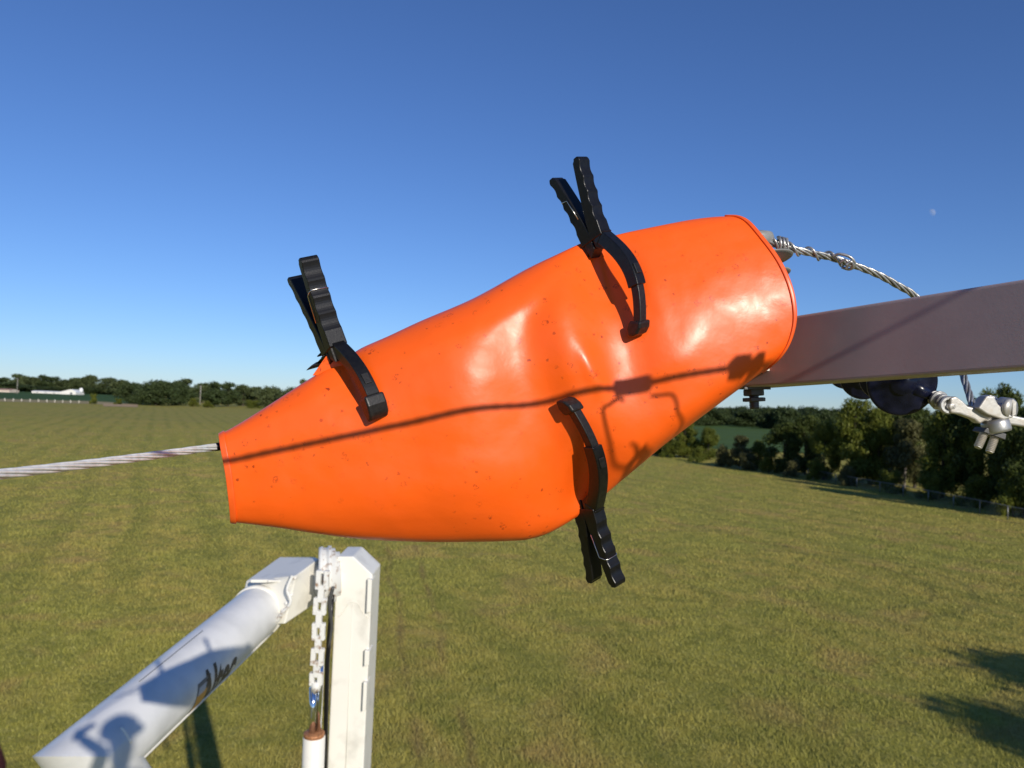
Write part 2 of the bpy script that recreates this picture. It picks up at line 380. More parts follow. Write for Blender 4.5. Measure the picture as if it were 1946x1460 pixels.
def crown_mesh(name, w, h, z0, n, leaf, seed, kind, shape='round'):
    r = np.random.default_rng(seed); nc = 26 if shape != 'bush' else 16
    cs = []
    for i in range(nc):
        t = r.random(); a = r.uniform(0, 2*np.pi)
        if shape == 'cone': rad = w*.5*(1-t*.75)*r.uniform(.25, .8)
        elif shape == 'bush': rad = w*.5*r.uniform(.05, .85)*(1-.4*t)
        else: rad = w*.5*math.sin(math.pi*(.18+.72*t))*r.uniform(.2, .80)
        cr = w*r.uniform(.13, .22)
        cs.append((rad*math.cos(a), rad*math.sin(a), z0+cr*.5+(h-z0-cr*1.2)*t, cr))
    cs = np.array(cs); which = r.integers(0, nc, n)
    dirv = r.normal(size=(n, 3)); dirv /= np.linalg.norm(dirv, axis=1)[:, None]
    rr = cs[which, 3]*(r.random(n)**.45)*r.uniform(.8, 1.22, n)
    c = cs[which, :3]+dirv*rr[:, None]*np.array([1, 1, .8])
    c[:, 2] = np.maximum(c[:, 2], .1)
    s = leaf*r.uniform(.6, 1.4, n)
    a = r.normal(size=(n, 3)); a /= np.linalg.norm(a, axis=1)[:, None]
    b = np.cross(a, dirv+r.normal(0, .5, (n, 3))); b /= (np.linalg.norm(b, axis=1)[:, None]+1e-6)
    v = np.zeros((n, 4, 3), dtype=np.float32)
    v[:, 0] = c-a*s[:, None]; v[:, 1] = c-b*s[:, None]*.45; v[:, 2] = c+a*s[:, None]; v[:, 3] = c+b*s[:, None]*.45
    me = bpy.data.meshes.new(name); me.vertices.add(4*n); me.vertices.foreach_set('co', v.ravel())
    me.loops.add(4*n); me.loops.foreach_set('vertex_index', np.arange(4*n, dtype=np.int32))
    me.polygons.add(n); me.polygons.foreach_set('loop_start', np.arange(0, 4*n, 4, dtype=np.int32))
    me.update(calc_edges=True); me.materials.append(LEAF[kind])
    return me, cs
def trunk_mesh(name, h, r0, cs, m, seed):
    rr = random.Random(seed); b = MB()
    b.tube([(0, 0, -.1), (rr.uniform(-.1, .1), rr.uniform(-.1, .1), h*.3), (rr.uniform(-.3, .3), rr.uniform(-.3, .3), h*.6), (0, 0, h*.85)], [r0*1.25, r0, r0*.6, r0*.15], 8)
    for k in range(0, len(cs), 2):
        c = cs[k]; z = max(h*.22, min(c[2]-.3, h*.6))
        b.tube([(0, 0, z*.85), (c[0]*.5, c[1]*.5, (z+c[2])*.5), (c[0], c[1], c[2])], [r0*.4, r0*.25, r0*.08], 5)
    me = bpy.data.meshes.new(name); me.from_pydata([tuple(v) for v in b.v], [], b.f); me.materials.append(m); return me
VAR = {}
def variant(key, w, h, z0, n, leaf, seed, kind, shape='round', bark=None, r0=.2):
    cm, cs = crown_mesh('crown', w, h, z0, n, leaf, seed, kind, shape)
    tm = trunk_mesh('trunk', h, r0, cs, bark or M_bark, seed); VAR[key] = (cm, tm, w, h)
variant('near_dark', 8, 10, .3, 15000, .20, 1, 'dark', r0=.2)
variant('near_mid', 8, 10, .5, 15000, .19, 2, 'mid', r0=.2)
variant('near_mid2', 9, 9, .2, 15000, .19, 3, 'mid', r0=.18)
variant('near_olive', 6, 8, .4, 11000, .17, 4, 'olive', 'cone', M_gbark, .12)
variant('near_cedar', 6, 10, .2, 13000, .17, 5, 'dark', 'cone', r0=.18)
variant('bush', 4.5, 3.2, .0, 6000, .13, 6, 'mid', 'bush', r0=.06)
variant('bush_olive', 4.5, 3.2, .0, 6000, .13, 7, 'olive', 'bush', r0=.06)
variant('far_a', 14, 15, 1, 5000, .55, 8, 'far', r0=.3)
variant('far_b', 12, 15, .8, 5000, .55, 9, 'far', r0=.3)
variant('far_dark', 13, 15, .5, 5000, .55, 10, 'fardark', r0=.3)
variant('far_wide', 22, 14, .3, 7000, .60, 11, 'far', r0=.35)
variant('far_widedark', 20, 14, .1, 7000, .55, 12, 'fardark', r0=.35)
def tree(name, key, loc, w, h, label, group, cat='tree', rz=None):
    cm, tm, w0, h0 = VAR[key]
    t = empty(name, loc); t.scale = (w/w0, w/w0, h/h0); t.rotation_euler = (0, 0, random.uniform(0, 6.28) if rz is None else rz)
    tag(t, label, cat, group)
    for nm, me in (('trunk', tm), ('crown', cm)):
        o = bpy.data.objects.new(nm, me); col.objects.link(o); o.parent = t
    return t
def tree_px(name, key, px, top, base, wpx, label, group, back=0, cat='tree'):
    g = G(px, base)
    dep = (g-CP).dot(fwd)
    hz = CP.z + ray(px, top).z*dep/1.0
    h = max(1.0, hz)
    w = wpx*dep/F
    d = Vector((g.x, g.y, 0)).normalized()*back
    return tree(name, key, (g.x+d.x, g.y+d.y, 0), w, h*(1+back/dep), label, group, cat)

# left, far away: (px, top, base, width, kind, label)
LG = 'trees along the far edge of the field on the left'
left = [
 (-60, 712, 740.4, 60, 'far_a', 'rounded green tree at the left end of the far row'),
 (6, 719, 742.8, 30, 'far_dark', 'low dark tree at the left photo edge above the small shed roof'),
 (32, 712, 743.8, 40, 'far_a', 'tall rounded tree just left of the pale utility pole'),
 (60, 717, 744.8, 34, 'far_b', 'grey green tree just right of the first pale utility pole'),
 (80, 714, 745.5, 26, 'far_dark', 'dark pointed tree behind the left end of the white building'),
 (98, 717, 746.2, 34, 'far_dark', 'dark wide tree behind the middle of the white building'),
 (122, 722, 747.1, 34, 'far_b', 'low olive tree behind the gable of the white building'),
 (142, 719, 747.8, 34, 'far_a', 'mid green tree just right of the white building gable'),
 (170, 713, 748.8, 32, 'far_b', 'tall domed tree standing alone right of the white building'),
 (203, 719, 750.1, 40, 'far_a', 'broad tree between the domed tree and the big hedge trees'),
 (228, 722, 756.0, 34, 'far_b', 'pale tree behind the left end of the big hedge trees'),
 (252, 726, 768.0, 50, 'far_widedark', 'loose bushy tree at the right end of the tan track'),
 (296, 721, 771.0, 62, 'far_widedark', 'largest dark bushy tree of the left row'),
 (338, 725, 771.0, 46, 'far_widedark', 'dark bushy tree at the right shoulder of the largest one'),
 (352, 721, 764.0, 44, 'far_a', 'lighter tree rising behind the dark bushy row'),
 (384, 728, 766.0, 34, 'far_b', 'greyish tree beside a bare pale trunk'),
 (407, 727, 773.0, 34, 'far_dark', 'dark upright tree, left of a close dark pair'),
 (433, 728, 773.0, 34, 'far_dark', 'dark upright tree, right of a close dark pair'),
 (462, 731, 772.0, 36, 'far_b', 'mid green tree to the right of the dark pair'),
 (486, 735, 773.0, 30, 'far_b', 'brownish low tree between green ones near the blanket'),
 (512, 735, 775.0, 44, 'far_wide', 'low dark green tree touching the blanket silhouette'),
 (556, 737, 777.0, 50, 'far_wide', 'tree mostly hidden behind the left slope of the blanket'),
 (577, 722, 770.0, 22, 'far_a', 'small tree top peeping over the blanket slope'),
]
for (px, t, b, w, k, lb) in left: tree_px('tree', k, px, t-2, b, w*1.45, lb, LG)
for (px, t, b, w, lb) in [(178, 748, 768, 18, 'small round shrub on the dry verge left of the tan track'),
                          (368, 757, 773, 24, 'small yellowish shrub at the foot of the left tree row'),
                          (395, 762, 775, 24, 'low shrub under the dark upright tree pair'),
                          (226, 757, 769, 20, 'shrub at the left foot of the hedge trees'),
                          (478, 760, 776, 40, 'low shrub row end near the blanket edge')]:
    tree_px('shrub', 'bush', px, t, b, w, lb, 'shrubs along the left field edge', cat='shrub')

# right: far wood that reads as one mass + trees one can tell apart
RG = 'trees along the right side of the field'
rt = [
 (1255, 815, 868, 70, 'near_mid2', 'leafy bush tree against the lower edge of the blanket'),
 (1300, 800, 872, 70, 'near_mid', 'rounded bush tree just right of the blanket edge'),
 (1345, 812, 876, 50, 'near_mid2', 'small bushy tree left of the far green field gap'),
 (1405, 828, 893, 56, 'near_olive', 'olive bushy tree in front of the far green field'),
 (1440, 838, 893, 50, 'near_mid2', 'low green bush tree below the far green field'),
 (1490, 800, 903, 84, 'near_dark', 'dark rounded tree right of the far green field gap'),
 (1530, 786, 905, 84, 'near_dark', 'dark tree below the hanging bolt and washer'),
 (1565, 800, 915, 70, 'near_mid2', 'dark leafy tree where the chain link fence begins'),
 (1625, 757, 922, 110, 'near_mid', 'tall yellow green tree left under the navy insulator'),
 (1668, 770, 925, 96, 'near_mid2', 'leafy tree directly under the navy insulator'),
 (1718, 795, 934, 100, 'near_olive', 'grey brown feathery tree in front of the darker wood'),
 (1738, 765, 930, 100, 'near_dark', 'dark tree behind the grey brown feathery one'),
 (1790, 775, 950, 110, 'near_mid', 'green tree behind the two threaded studs'),
 (1838, 765, 955, 110, 'near_dark', 'dark tree behind the casting of the cable clamp'),
 (1880, 740, 962, 96, 'near_mid', 'tallest feathery topped tree at the upper right'),
 (1915, 735, 975, 96, 'near_cedar', 'dark cedar at the right photo edge'),
 (1948, 760, 990, 120, 'near_dark', 'dark tree cut by the right photo edge'),
]
for (px, t, b, w, k, lb) in rt: tree_px('tree', k, px, t, b, w, lb, RG, back=2.5)
rng2 = random.Random(3)
for i, (px, t, b, w, lb) in enumerate([(1270, 845, 870, 36, 'low weedy shrub by the lower blanket edge'), (1325, 850, 879, 36, 'weedy shrub beside the bare patch'),
     (1375, 845, 888, 44, 'yellow green shrub left of the olive bush tree'), (1420, 860, 895, 44, 'rounded shrub at the foot of the olive bush tree'), (1505, 872, 908, 40, 'pale yellow shrub at the left end of the fence'),
     (1460, 868, 900, 40, 'dark shrub under the dark rounded tree'), (1545, 878, 914, 30, 'shrub around the first fence post'), (1610, 885, 925, 44, 'shrub behind the second fence post'),
     (1690, 895, 938, 60, 'shrub behind the middle of the fence'), (1770, 905, 952, 60, 'shrub under the green tree behind the studs'), (1850, 905, 965, 70, 'shrub behind the right end of the fence'), (1925, 915, 985, 80, 'large shrub at the right photo edge')]):
    tree_px('shrub', 'bush_olive' if i in (2, 3, 4, 7) else 'bush', px, t, b, w, lb, 'shrubs along the right field edge', back=1.0, cat='shrub')
def far_wood(name, segs, label, seed):
    r = random.Random(seed); vs = []; fs = []
    cm = VAR['far_wide'][0]; n = len(cm.vertices)
    co = np.zeros(n*3, dtype=np.float32); cm.vertices.foreach_get('co', co); co = co.reshape(-1, 3)
    allv = []
    for (px, depth, w, h) in segs:
        g = GX(px, depth); a = r.uniform(0, 6.28); c, s = math.cos(a), math.sin(a)
        q = co.copy(); q[:, 0] = (co[:, 0]*c-co[:, 1]*s)*w/22+g.x; q[:, 1] = (co[:, 0]*s+co[:, 1]*c)*w/22+g.y; q[:, 2] = co[:, 2]*h/14
        allv.append(q)
    v = np.concatenate(allv); m = len(v)//4
    me = bpy.data.meshes.new(name); me.vertices.add(4*m); me.vertices.foreach_set('co', v.ravel().astype(np.float32))
    me.loops.add(4*m); me.loops.foreach_set('vertex_index', np.arange(4*m, dtype=np.int32))
    me.polygons.add(m); me.polygons.foreach_set('loop_start', np.arange(0, 4*m, 4, dtype=np.int32))
    me.update(calc_edges=True); me.materials.append(LEAF['fardark'])
    o = bpy.data.objects.new(name, me); col.objects.link(o); tag(o, label, 'wood', kind='stuff')
rr = random.Random(5)
far_wood('far_wood', [(-120+i*13+rr.uniform(-5, 5), rr.uniform(1450, 1700), rr.uniform(70, 100), rr.uniform(13, 21)) for i in range(64)], 'distant wood along the horizon behind the left tree row', 6)
far_wood('far_wood', [(1230+i*13+rr.uniform(-5, 5), rr.uniform(430, 640), rr.uniform(20, 34), rr.uniform(11.5, 14.5)) for i in range(46)], 'distant dark wood on the horizon under the grey crossarm', 5)
# trees beside the viewer on the right, out of the frame, whose shadows reach into it
for (x, y, w, h, lb) in [(28.0, 6.6, 10, 10.0, 'tree beside the viewer whose shadow falls on the grass'), (25.0, 1.0, 9, 10.5, 'tree beyond the right photo edge beside the fence end')]:
    tree('tree', 'near_mid', (x, y, 0), w, h, lb, RG)
for (px, b, h, lb) in [(2040, 985, 11, 'tree just beyond the right photo edge, nearer'), (2120, 1010, 11, 'tree just beyond the right photo edge, nearest')]:
    g = G(px, b); tree('tree', 'near_dark', (g.x+2, g.y, 0), 8, h, lb, RG)

# chain link fence
M_fence = mat('fence_grey', (.22, .22, .21), .5, .4)
fe = empty('chain_link_fence', G(1535, 906)); tag(fe, 'grey chain link fence with thin posts in front of the right hand trees', 'fence')
fp = [G(px, py) for px, py in [(1535, 908), (1550, 911.5), (1588, 920), (1628, 927.5), (1672, 936), (1716, 945), (1764, 955), (1812, 965), (1862, 976), (1915, 988), (1975, 1001), (2040, 1016)]]
for p in fp:
    b = MB(); b.tube([p, p+Vector((0, 0, 1.25))], .05, 8); b.build('post', M_fence, fe, True)
b = MB()
for p, q in zip(fp, fp[1:]): b.tube([p+Vector((0, 0, 1.22)), q+Vector((0, 0, 1.22))], .028, 6)
b.build('top_rail', M_fence, fe, True)
b = MB()
for p, q in zip(fp, fp[1:]):
    L = (q-p).length; n = int(L/.22); u = (q-p)/L
    for i in range(n):
        for s in (-1, 1):
            a = p+u*(i*.22); e = a+u*(s*1.15)
            if s < 0 and i*.22 < 1.15: continue
            if s > 0 and i*.22+1.15 > L: continue
            b.tube([a+Vector((0, 0, .05)), e+Vector((0, 0, 1.2))], .0028, 3, False)
b.build('wire_mesh', M_fence, fe)

# white fence posts on the verge, left
M_postw = mat('post_cream', (.75, .70, .58), .7)
vg = 'short pale fence posts along the dry verge'
proto = None
for i, px in enumerate([-20, 9, 25, 41, 57, 73, 89, 104, 119, 134, 150]):
    y = 762.5+px*.028; g = G(px, y)
    b = MB(); b.tube([g, g+Vector((0, 0, 1.2)), g+Vector((0, 0, 1.7)), g+Vector((0, 0, 1.72))], [.22, .22, .2, .1], 8)
    if proto is None: proto = b.build('fence_post', M_postw, None, True); o = proto; o0 = g
    else: o = proto.copy(); col.objects.link(o); o.location = g-o0
    tag(o, ['short cream fence post on the verge at the left photo edge', 'cream fence post on the verge, second from the left photo edge', 'cream fence post on the verge below the small shed', 'cream fence post on the verge straight below the first utility pole', 'cream fence post on the verge just right of the first utility pole', 'cream fence post on the verge below the left end of the white building', 'cream fence post on the verge below the middle of the white building',
      'cream fence post on the verge below the right half of the white building', 'cream fence post on the verge below the white barn gable', 'cream fence post on the verge just right of the white barn', 'rightmost cream fence post on the verge, nearest the small round shrub'][i], 'fence post', vg)

# white farm building, far left
M_wall = mat('white_siding', (.82, .79, .72), .7); M_roofw = mat('white_metal_roof', (.85, .84, .80), .4)
M_roofr = mat('reddish_roof', (.36, .20, .15), .8)
def shed(name, px0, px1, base, hw, hr, depthlen, label, roof, wall=None, shift=0):
    a, c = G(px0, base[0]), G(px1, base[1]); c = Vector((c.x, a.y+(c.y-a.y)*.3, 0)); 
    u = (c-a); L = u.length; u.normalize(); v = Vector((-u.y, u.x, 0)); D = depthlen
    e = empty(name, a); tag(e, label, 'building')
    q = [a, c, c+v*D, a+v*D]; b = MB()
    z = Vector((0, 0, hw)); b.add([*q, *[p+z for p in q]], [(0, 1, 5, 4), (1, 2, 6, 5), (2, 3, 7, 6), (3, 0, 4, 7)])
    r0 = a+v*D*.5+Vector((0, 0, hr)); r1 = c+v*D*.5+Vector((0, 0, hr))
    b.add([q[0]+z, q[3]+z, r0], [(0, 1, 2)]); b.add([q[1]+z, q[2]+z, r1], [(0, 2, 1)])
    b.build('wall', wall or M_wall, e)
    b = MB(); ov = .4
    b.prism([q[0]+z*1.01-u*ov-v*.3, q[1]+z*1.01+u*ov-v*.3, r1+u*ov+Vector((0, 0, .1)), r0-u*ov+Vector((0, 0, .1))], Vector((0, 0, .08)))
    b.prism([q[3]+z*1.01-u*ov+v*.3, q[2]+z*1.01+u*ov+v*.3, r1+u*ov+Vector((0, 0, .1)), r0-u*ov+Vector((0, 0, .1))], Vector((0, 0, .08)))
    b.build('roof', roof, e)
    return e, a, c, u, v
e1, a, c, u, v = shed('farm_shed', 60, 146, (747, 750.2), 2.9, 3.8, 16, 'long low white farm building at the foot of the far trees', M_roofw)
for i in range(5):
    b = MB(); p = a+u*((c-a).length*(.12+.18*i))-v*.06+Vector((0, 0, 1.3)); b.box(p, u*1.0, v*.03, Vector((0, 0, .6))); b.build('window', M_decalgrey, e1)
# gabled barn end with a small round silo beside it
g = G(134, 750); D = 10; SC = 1.5
e = empty('barn', g); tag(e, 'white gabled barn end at the right end of the long white building', 'building')
u = Vector((1, 0, 0)); v = Vector((0, 1, 0)); b = MB(); hw = 5.6
b.prism([g-u*16, g+u*8, g+u*8+Vector((0, 0, 4.2)), g+u*2+Vector((0, 0, 7.4)), g-u*1+Vector((0, 0, 7.6)), g-u*16+Vector((0, 0, 3.6))], v*.2)
b.box(g-u*4+v*8+Vector((0, 0, 1.7)), u*11.8, v*7.7, Vector((0, 0, 1.7))); b.build('wall', M_wall, e)
b = MB(); b.prism([g-u*16.4+v*8+Vector((0, 0, 3.6)), g-u*1+v*8+Vector((0, 0, 7.8)), g+u*2+v*8+Vector((0, 0, 7.6)), g+u*8.4+v*8+Vector((0, 0, 4.2))], v*7.7); b.build('roof', M_roofw, e)
b = MB(); b.box(g+u*1-v*.25+Vector((0, 0, 1.6)), u*1.6, v*.05, Vector((0, 0, 1.6))); b.build('door', M_decalgrey, e)
g2 = G(143, 750)+Vector((0, 16, 0)); b = MB(); b.lathe(g2, Vector((0, 0, 1)), [(0, 2.8), (8.2, 2.8), (9.4, 2.4), (10.4, 1.4), (10.8, .1)], 20)
tag(b.build('silo', M_roofw, None, True), 'small white domed silo rising behind the barn gable', 'silo')
shed('farm_shed', -40, 12, (744, 746), 3.5, 5.2, 20, 'small pale shed with a reddish roof at the left photo edge', M_roofr, mat('shed_wall', (.62, .52, .42), .8))
M_pole = mat('pole_grey', (.30, .28, .24), .8)
for px, base, top, lb in [(40, 749, 719, 'pale utility pole in front of the far left trees'), (349, 769, 729, 'bare pale trunk pole left of the greyish tree'), (388, 770, 733, 'bare pale trunk pole right of the greyish tree')]:
    g = G(px, base)-Vector((0, 8, 0)); dep = (g-CP).dot(fwd); h = CP.z+ray(px, top).z*dep; b = MB(); b.tube([g, g+Vector((0, 0, h))], [.42, .3], 8)
    e = empty('utility_pole', g); tag(e, lb, 'pole', 'pale poles by the far left trees'); b.build('pole', M_pole, e, True)
    b = MB(); b.box(g+Vector((0, -.3, h-.8)), Vector((1.2, 0, 0)), Vector((0, .06, 0)), Vector((0, 0, .08))); b.build('crossbar', M_pole, e)

# moon: the sunlit part of a sphere, far off and pale through the air
mm = bpy.data.materials.new('moon_pale'); mm.use_nodes = True; nt = mm.node_tree
df = N(nt, 'ShaderNodeBsdfDiffuse'); df.inputs[0].default_value = (.8, .8, .85, 1); tp = N(nt, 'ShaderNodeBsdfTransparent'); mx = N(nt, 'ShaderNodeMixShader')
nz_ = N(nt, 'ShaderNodeTexNoise'); nz_.inputs['Scale'].default_value = .12; mx.inputs[0].default_value = .17
nt.links.new(math_(nt, 'MULTIPLY', nz_.outputs[0], .32), mx.inputs[0])
nt.links.new(tp.outputs[0], mx.inputs[1]); nt.links.new(df.outputs[0], mx.inputs[2]); nt.links.new(mx.outputs[0], nt.nodes['Material Output'].inputs[0])
md = 6000; mc = P(1770, 405, md); mr = 7.2*md/F; mv = []; mf = []
e1v = camv(.82, .5, .28).normalized(); e3v = camv(-.55, .83, 0); e3v = (e3v-e1v*e3v.dot(e1v)).normalized(); e2v = e1v.cross(e3v)
for i in range(17):
    th = math.pi*i/16
    for k in range(17):
        ph = -math.pi/2+math.pi*k/16
        mv.append(mc+(e3v*math.cos(th)+(e1v*math.cos(ph)+e2v*math.sin(ph))*math.sin(th))*mr)
for i in range(16):
    for k in range(16): mf.append((i*17+k, i*17+k+1, (i+1)*17+k+1, (i+1)*17+k))
mo = mesh_obj('moon', mv, mf, mm, None, True); tag(mo, 'faint pale half moon in the blue sky at the upper right', 'moon')
mo.visible_shadow = True

# ------------------------------------------------------------------ orange insulating blanket
TOP = [(415, 827), (450, 808), (500, 777), (560, 738), (603, 711), (636, 690), (664, 676), (690, 660), (740, 638), (800, 610), (900, 567), (1000, 512), (1060, 483), (1092, 468), (1119, 457), (1150, 452), (1200, 440), (1300, 420), (1350, 413), (1385, 411)]
BOT = [(437, 992), (520, 1002), (600, 1014), (690, 1025), (800, 1030), (900, 1030), (975, 1028), (1010, 1024), (1050, 1010), (1106, 976), (1150, 940), (1200, 898), (1260, 848), (1330, 795), (1400, 743), (1455, 703)]
LFT = [(415, 827), (420, 858), (428, 900), (433, 940), (436, 970), (437, 992)]
RGT = [(1385, 411), (1405, 412), (1425, 422), (1450, 450), (1480, 490), (1500, 530), (1511, 570), (1513, 610), (1502, 650), (1482, 680), (1455, 703)]
NU, NV = 200, 90
def crv(pts, n): return [Vector((p.x, p.y)) for p in catmull([(a, b, 0) for a, b in pts], n)]
cT, cB, cL, cR = crv(TOP, NU+1), crv(BOT, NU+1), crv(LFT, NV+1), crv(RGT, NV+1)
def gauss(x, y, cx, cy, sx, sy, ang=0):
    c, s = math.cos(R(ang)), math.sin(R(ang)); dx, dy = x-cx, y-cy
    a = dx*c+dy*s; b = -dx*s+dy*c; return math.exp(-.5*((a/sx)**2+(b/sy)**2))
# dents and folds of the rubber: (amplitude px, centre, sigma along, sigma across, angle)
FOLDS = [
 (12, 640, 800, 140, 130, 0), (24, 862, 750, 74, 160, -4), (-4, 1450, 590, 60, 90, 0),
 (-9, 1000, 740, 48, 150, 10),
 (20, 1078, 650, 36, 120, -14),
 (-16, 1180, 640, 42, 120, -14),
 (5, 1270, 690, 60, 30, -35), (9, 1127, 706, 12, 38, -24), (-5, 1040, 560, 16, 60, 30),
 (-12, 1060, 860, 50, 80, 10),
 (8, 860, 930, 150, 40, -12),
 (-12, 1141, 492, 10, 46, -14),
 (3.5, 965, 598, 46, 13, -38), (-8, 1098, 925, 13, 55, 6), (7, 1070, 900, 16, 70, 14), (-9, 668, 712, 11, 45, -26), (6, 700, 720, 16, 50, -26), (-5, 905, 560, 14, 50, 35), (5, 1215, 480, 14, 60, -20),
]
def lerp(a, b, t): return a+(b-a)*t
def sm(t): t = max(0, min(1, t)); return t*t*(3-2*t)
def bulge(u):
    pts = [(0, 34), (.1, 46), (.3, 68), (.5, 88), (.7, 100), (.85, 104), (1, 104)]
    for (a, x), (b, y) in zip(pts, pts[1:]):
        if u <= b: return lerp(x, y, sm((u-a)/(b-a)))
    return pts[-1][1]
def centre_depth(u): return 1.03+.10*u
def imgpos(i, j):
    u, v = i/NU, j/NV
    L, Rr, T, B = cL[j], cR[j], cT[i], cB[i]
    c = (L*(1-u)+Rr*u)+(T*(1-v)+B*v)-(cL[0]*(1-u)*(1-v)+cR[0]*u*(1-v)+cL[NV]*(1-u)*v+cR[NV]*u*v)
    return c
def surf(i, j, front=True):
    u, v = i/NU, j/NV
    c = imgpos(i, j)
    g = 1+.9*sm((u-.5)/.35); s = abs(2*v**g-1)
    prof = (max(0, 1-s**3.1))**.5
    d = centre_depth(u)
    if front:
        h = bulge(u)*prof*(1-.72*gauss(c.x, c.y, 1112, 962, 60, 75, 20))*(1-.66*gauss(c.x, c.y, 1136, 462, 50, 75, -15))*(1-.55*gauss(c.x, c.y, 645, 690, 38, 60, -25))
        edge = min(1, prof*1.3)**1.5
        for (am, cx, cy, sx, sy, an) in FOLDS: h += am*gauss(c.x, c.y, cx, cy, sx, sy, an)*edge
        h += 3.2*noise.noise(Vector((c.x*.009, c.y*.009, 3)))*edge+.7*noise.noise(Vector((c.x*.03, c.y*.03, 7)))*edge
        return P(c.x, c.y, d-h*PX*d)
    h = bulge(u)*prof*(1+.9*sm((u-.5)*2))
    return P(c.x, c.y, d+h*PX*d)
# sample rows in v with more density near the rims
def ring(i):
    out = [surf(i, j) for j in range(NV+1)]
    out += [surf(i, j, False) for j in range(NV-1, 0, -1)]
    return out
rings = [ring(i) for i in range(NU+1)]
nr = len(rings[0]); vs = [p for r_ in rings for p in r_]
fs = [(i*nr+k, (i+1)*nr+k, (i+1)*nr+(k+1) % nr, i*nr+(k+1) % nr) for i in range(NU) for k in range(nr)]
BL = empty('rubber_blanket', P(960, 740, 1.1))
tag(BL, 'bright orange rubber insulating blanket wrapped round the cable and the crossarm end', 'rubber blanket')
sh = mesh_obj('sheet', vs, fs, M_rub, None, True); recalc(sh); setparent(sh, BL)
sm_ = sh.modifiers.new('solid', 'SOLIDIFY'); sm_.thickness = .0022; sm_.offset = -1
def frontP(px, py):                          # point of the front sheet seen at a pixel
    best = min(((imgpos(i, j)-Vector((px, py))).length, i, j) for i in range(0, NU+1, 2) for j in range(0, NV+1, 2))
    return surf(best[1], best[2])
def hem(i0, i1, off, name, extra=0):
    ringsh = []
    for i in range(i0, i1+1):
        rg = []
        r0 = rings[i]; cen = sum(r0, Vector())/len(r0)
        ax = (sum(rings[min(i+2, NU)], Vector())-sum(rings[max(i-2, 0)], Vector())).normalized()
        for k in range(nr):
            t = (r0[(k+1) % nr]-r0[k-1]).normalized(); nrm = t.cross(ax)
            if nrm.dot(r0[k]-cen) < 0: nrm = -nrm
            rg.append(r0[k]+nrm.normalized()*off)
        ringsh.append(rg)
    n = len(ringsh); v = [p for r_ in ringsh for p in r_]
    f = [(i*nr+k, (i+1)*nr+k, (i+1)*nr+(k+1) % nr, i*nr+(k+1) % nr) for i in range(n-1) for k in range(nr)]
    o = mesh_obj(name, v, f, M_hem, None, True); recalc(o); setparent(o, BL)
    s = o.modifiers.new('solid', 'SOLIDIFY'); s.thickness = .0025; s.offset = -1
    b_ = o.modifiers.new('bevel', 'BEVEL'); b_.width = .0007; b_.segments = 2
    return o
hem(0, 3, .0022, 'hem'); hem(NU-2, NU, .0022, 'hem')
# the back sheet's pinched corner standing up under the left clamp
b = MB()
tri = [(594, 714, 1.045), (612, 688, 1.045), (629, 664, 1.045), (638, 674, 1.045), (652, 692, 1.045), (640, 712, 1.045)]
b.prism([P(*t) for t in tri], fwd*.0012); b.build('flap', M_rub, BL, False, .0006)

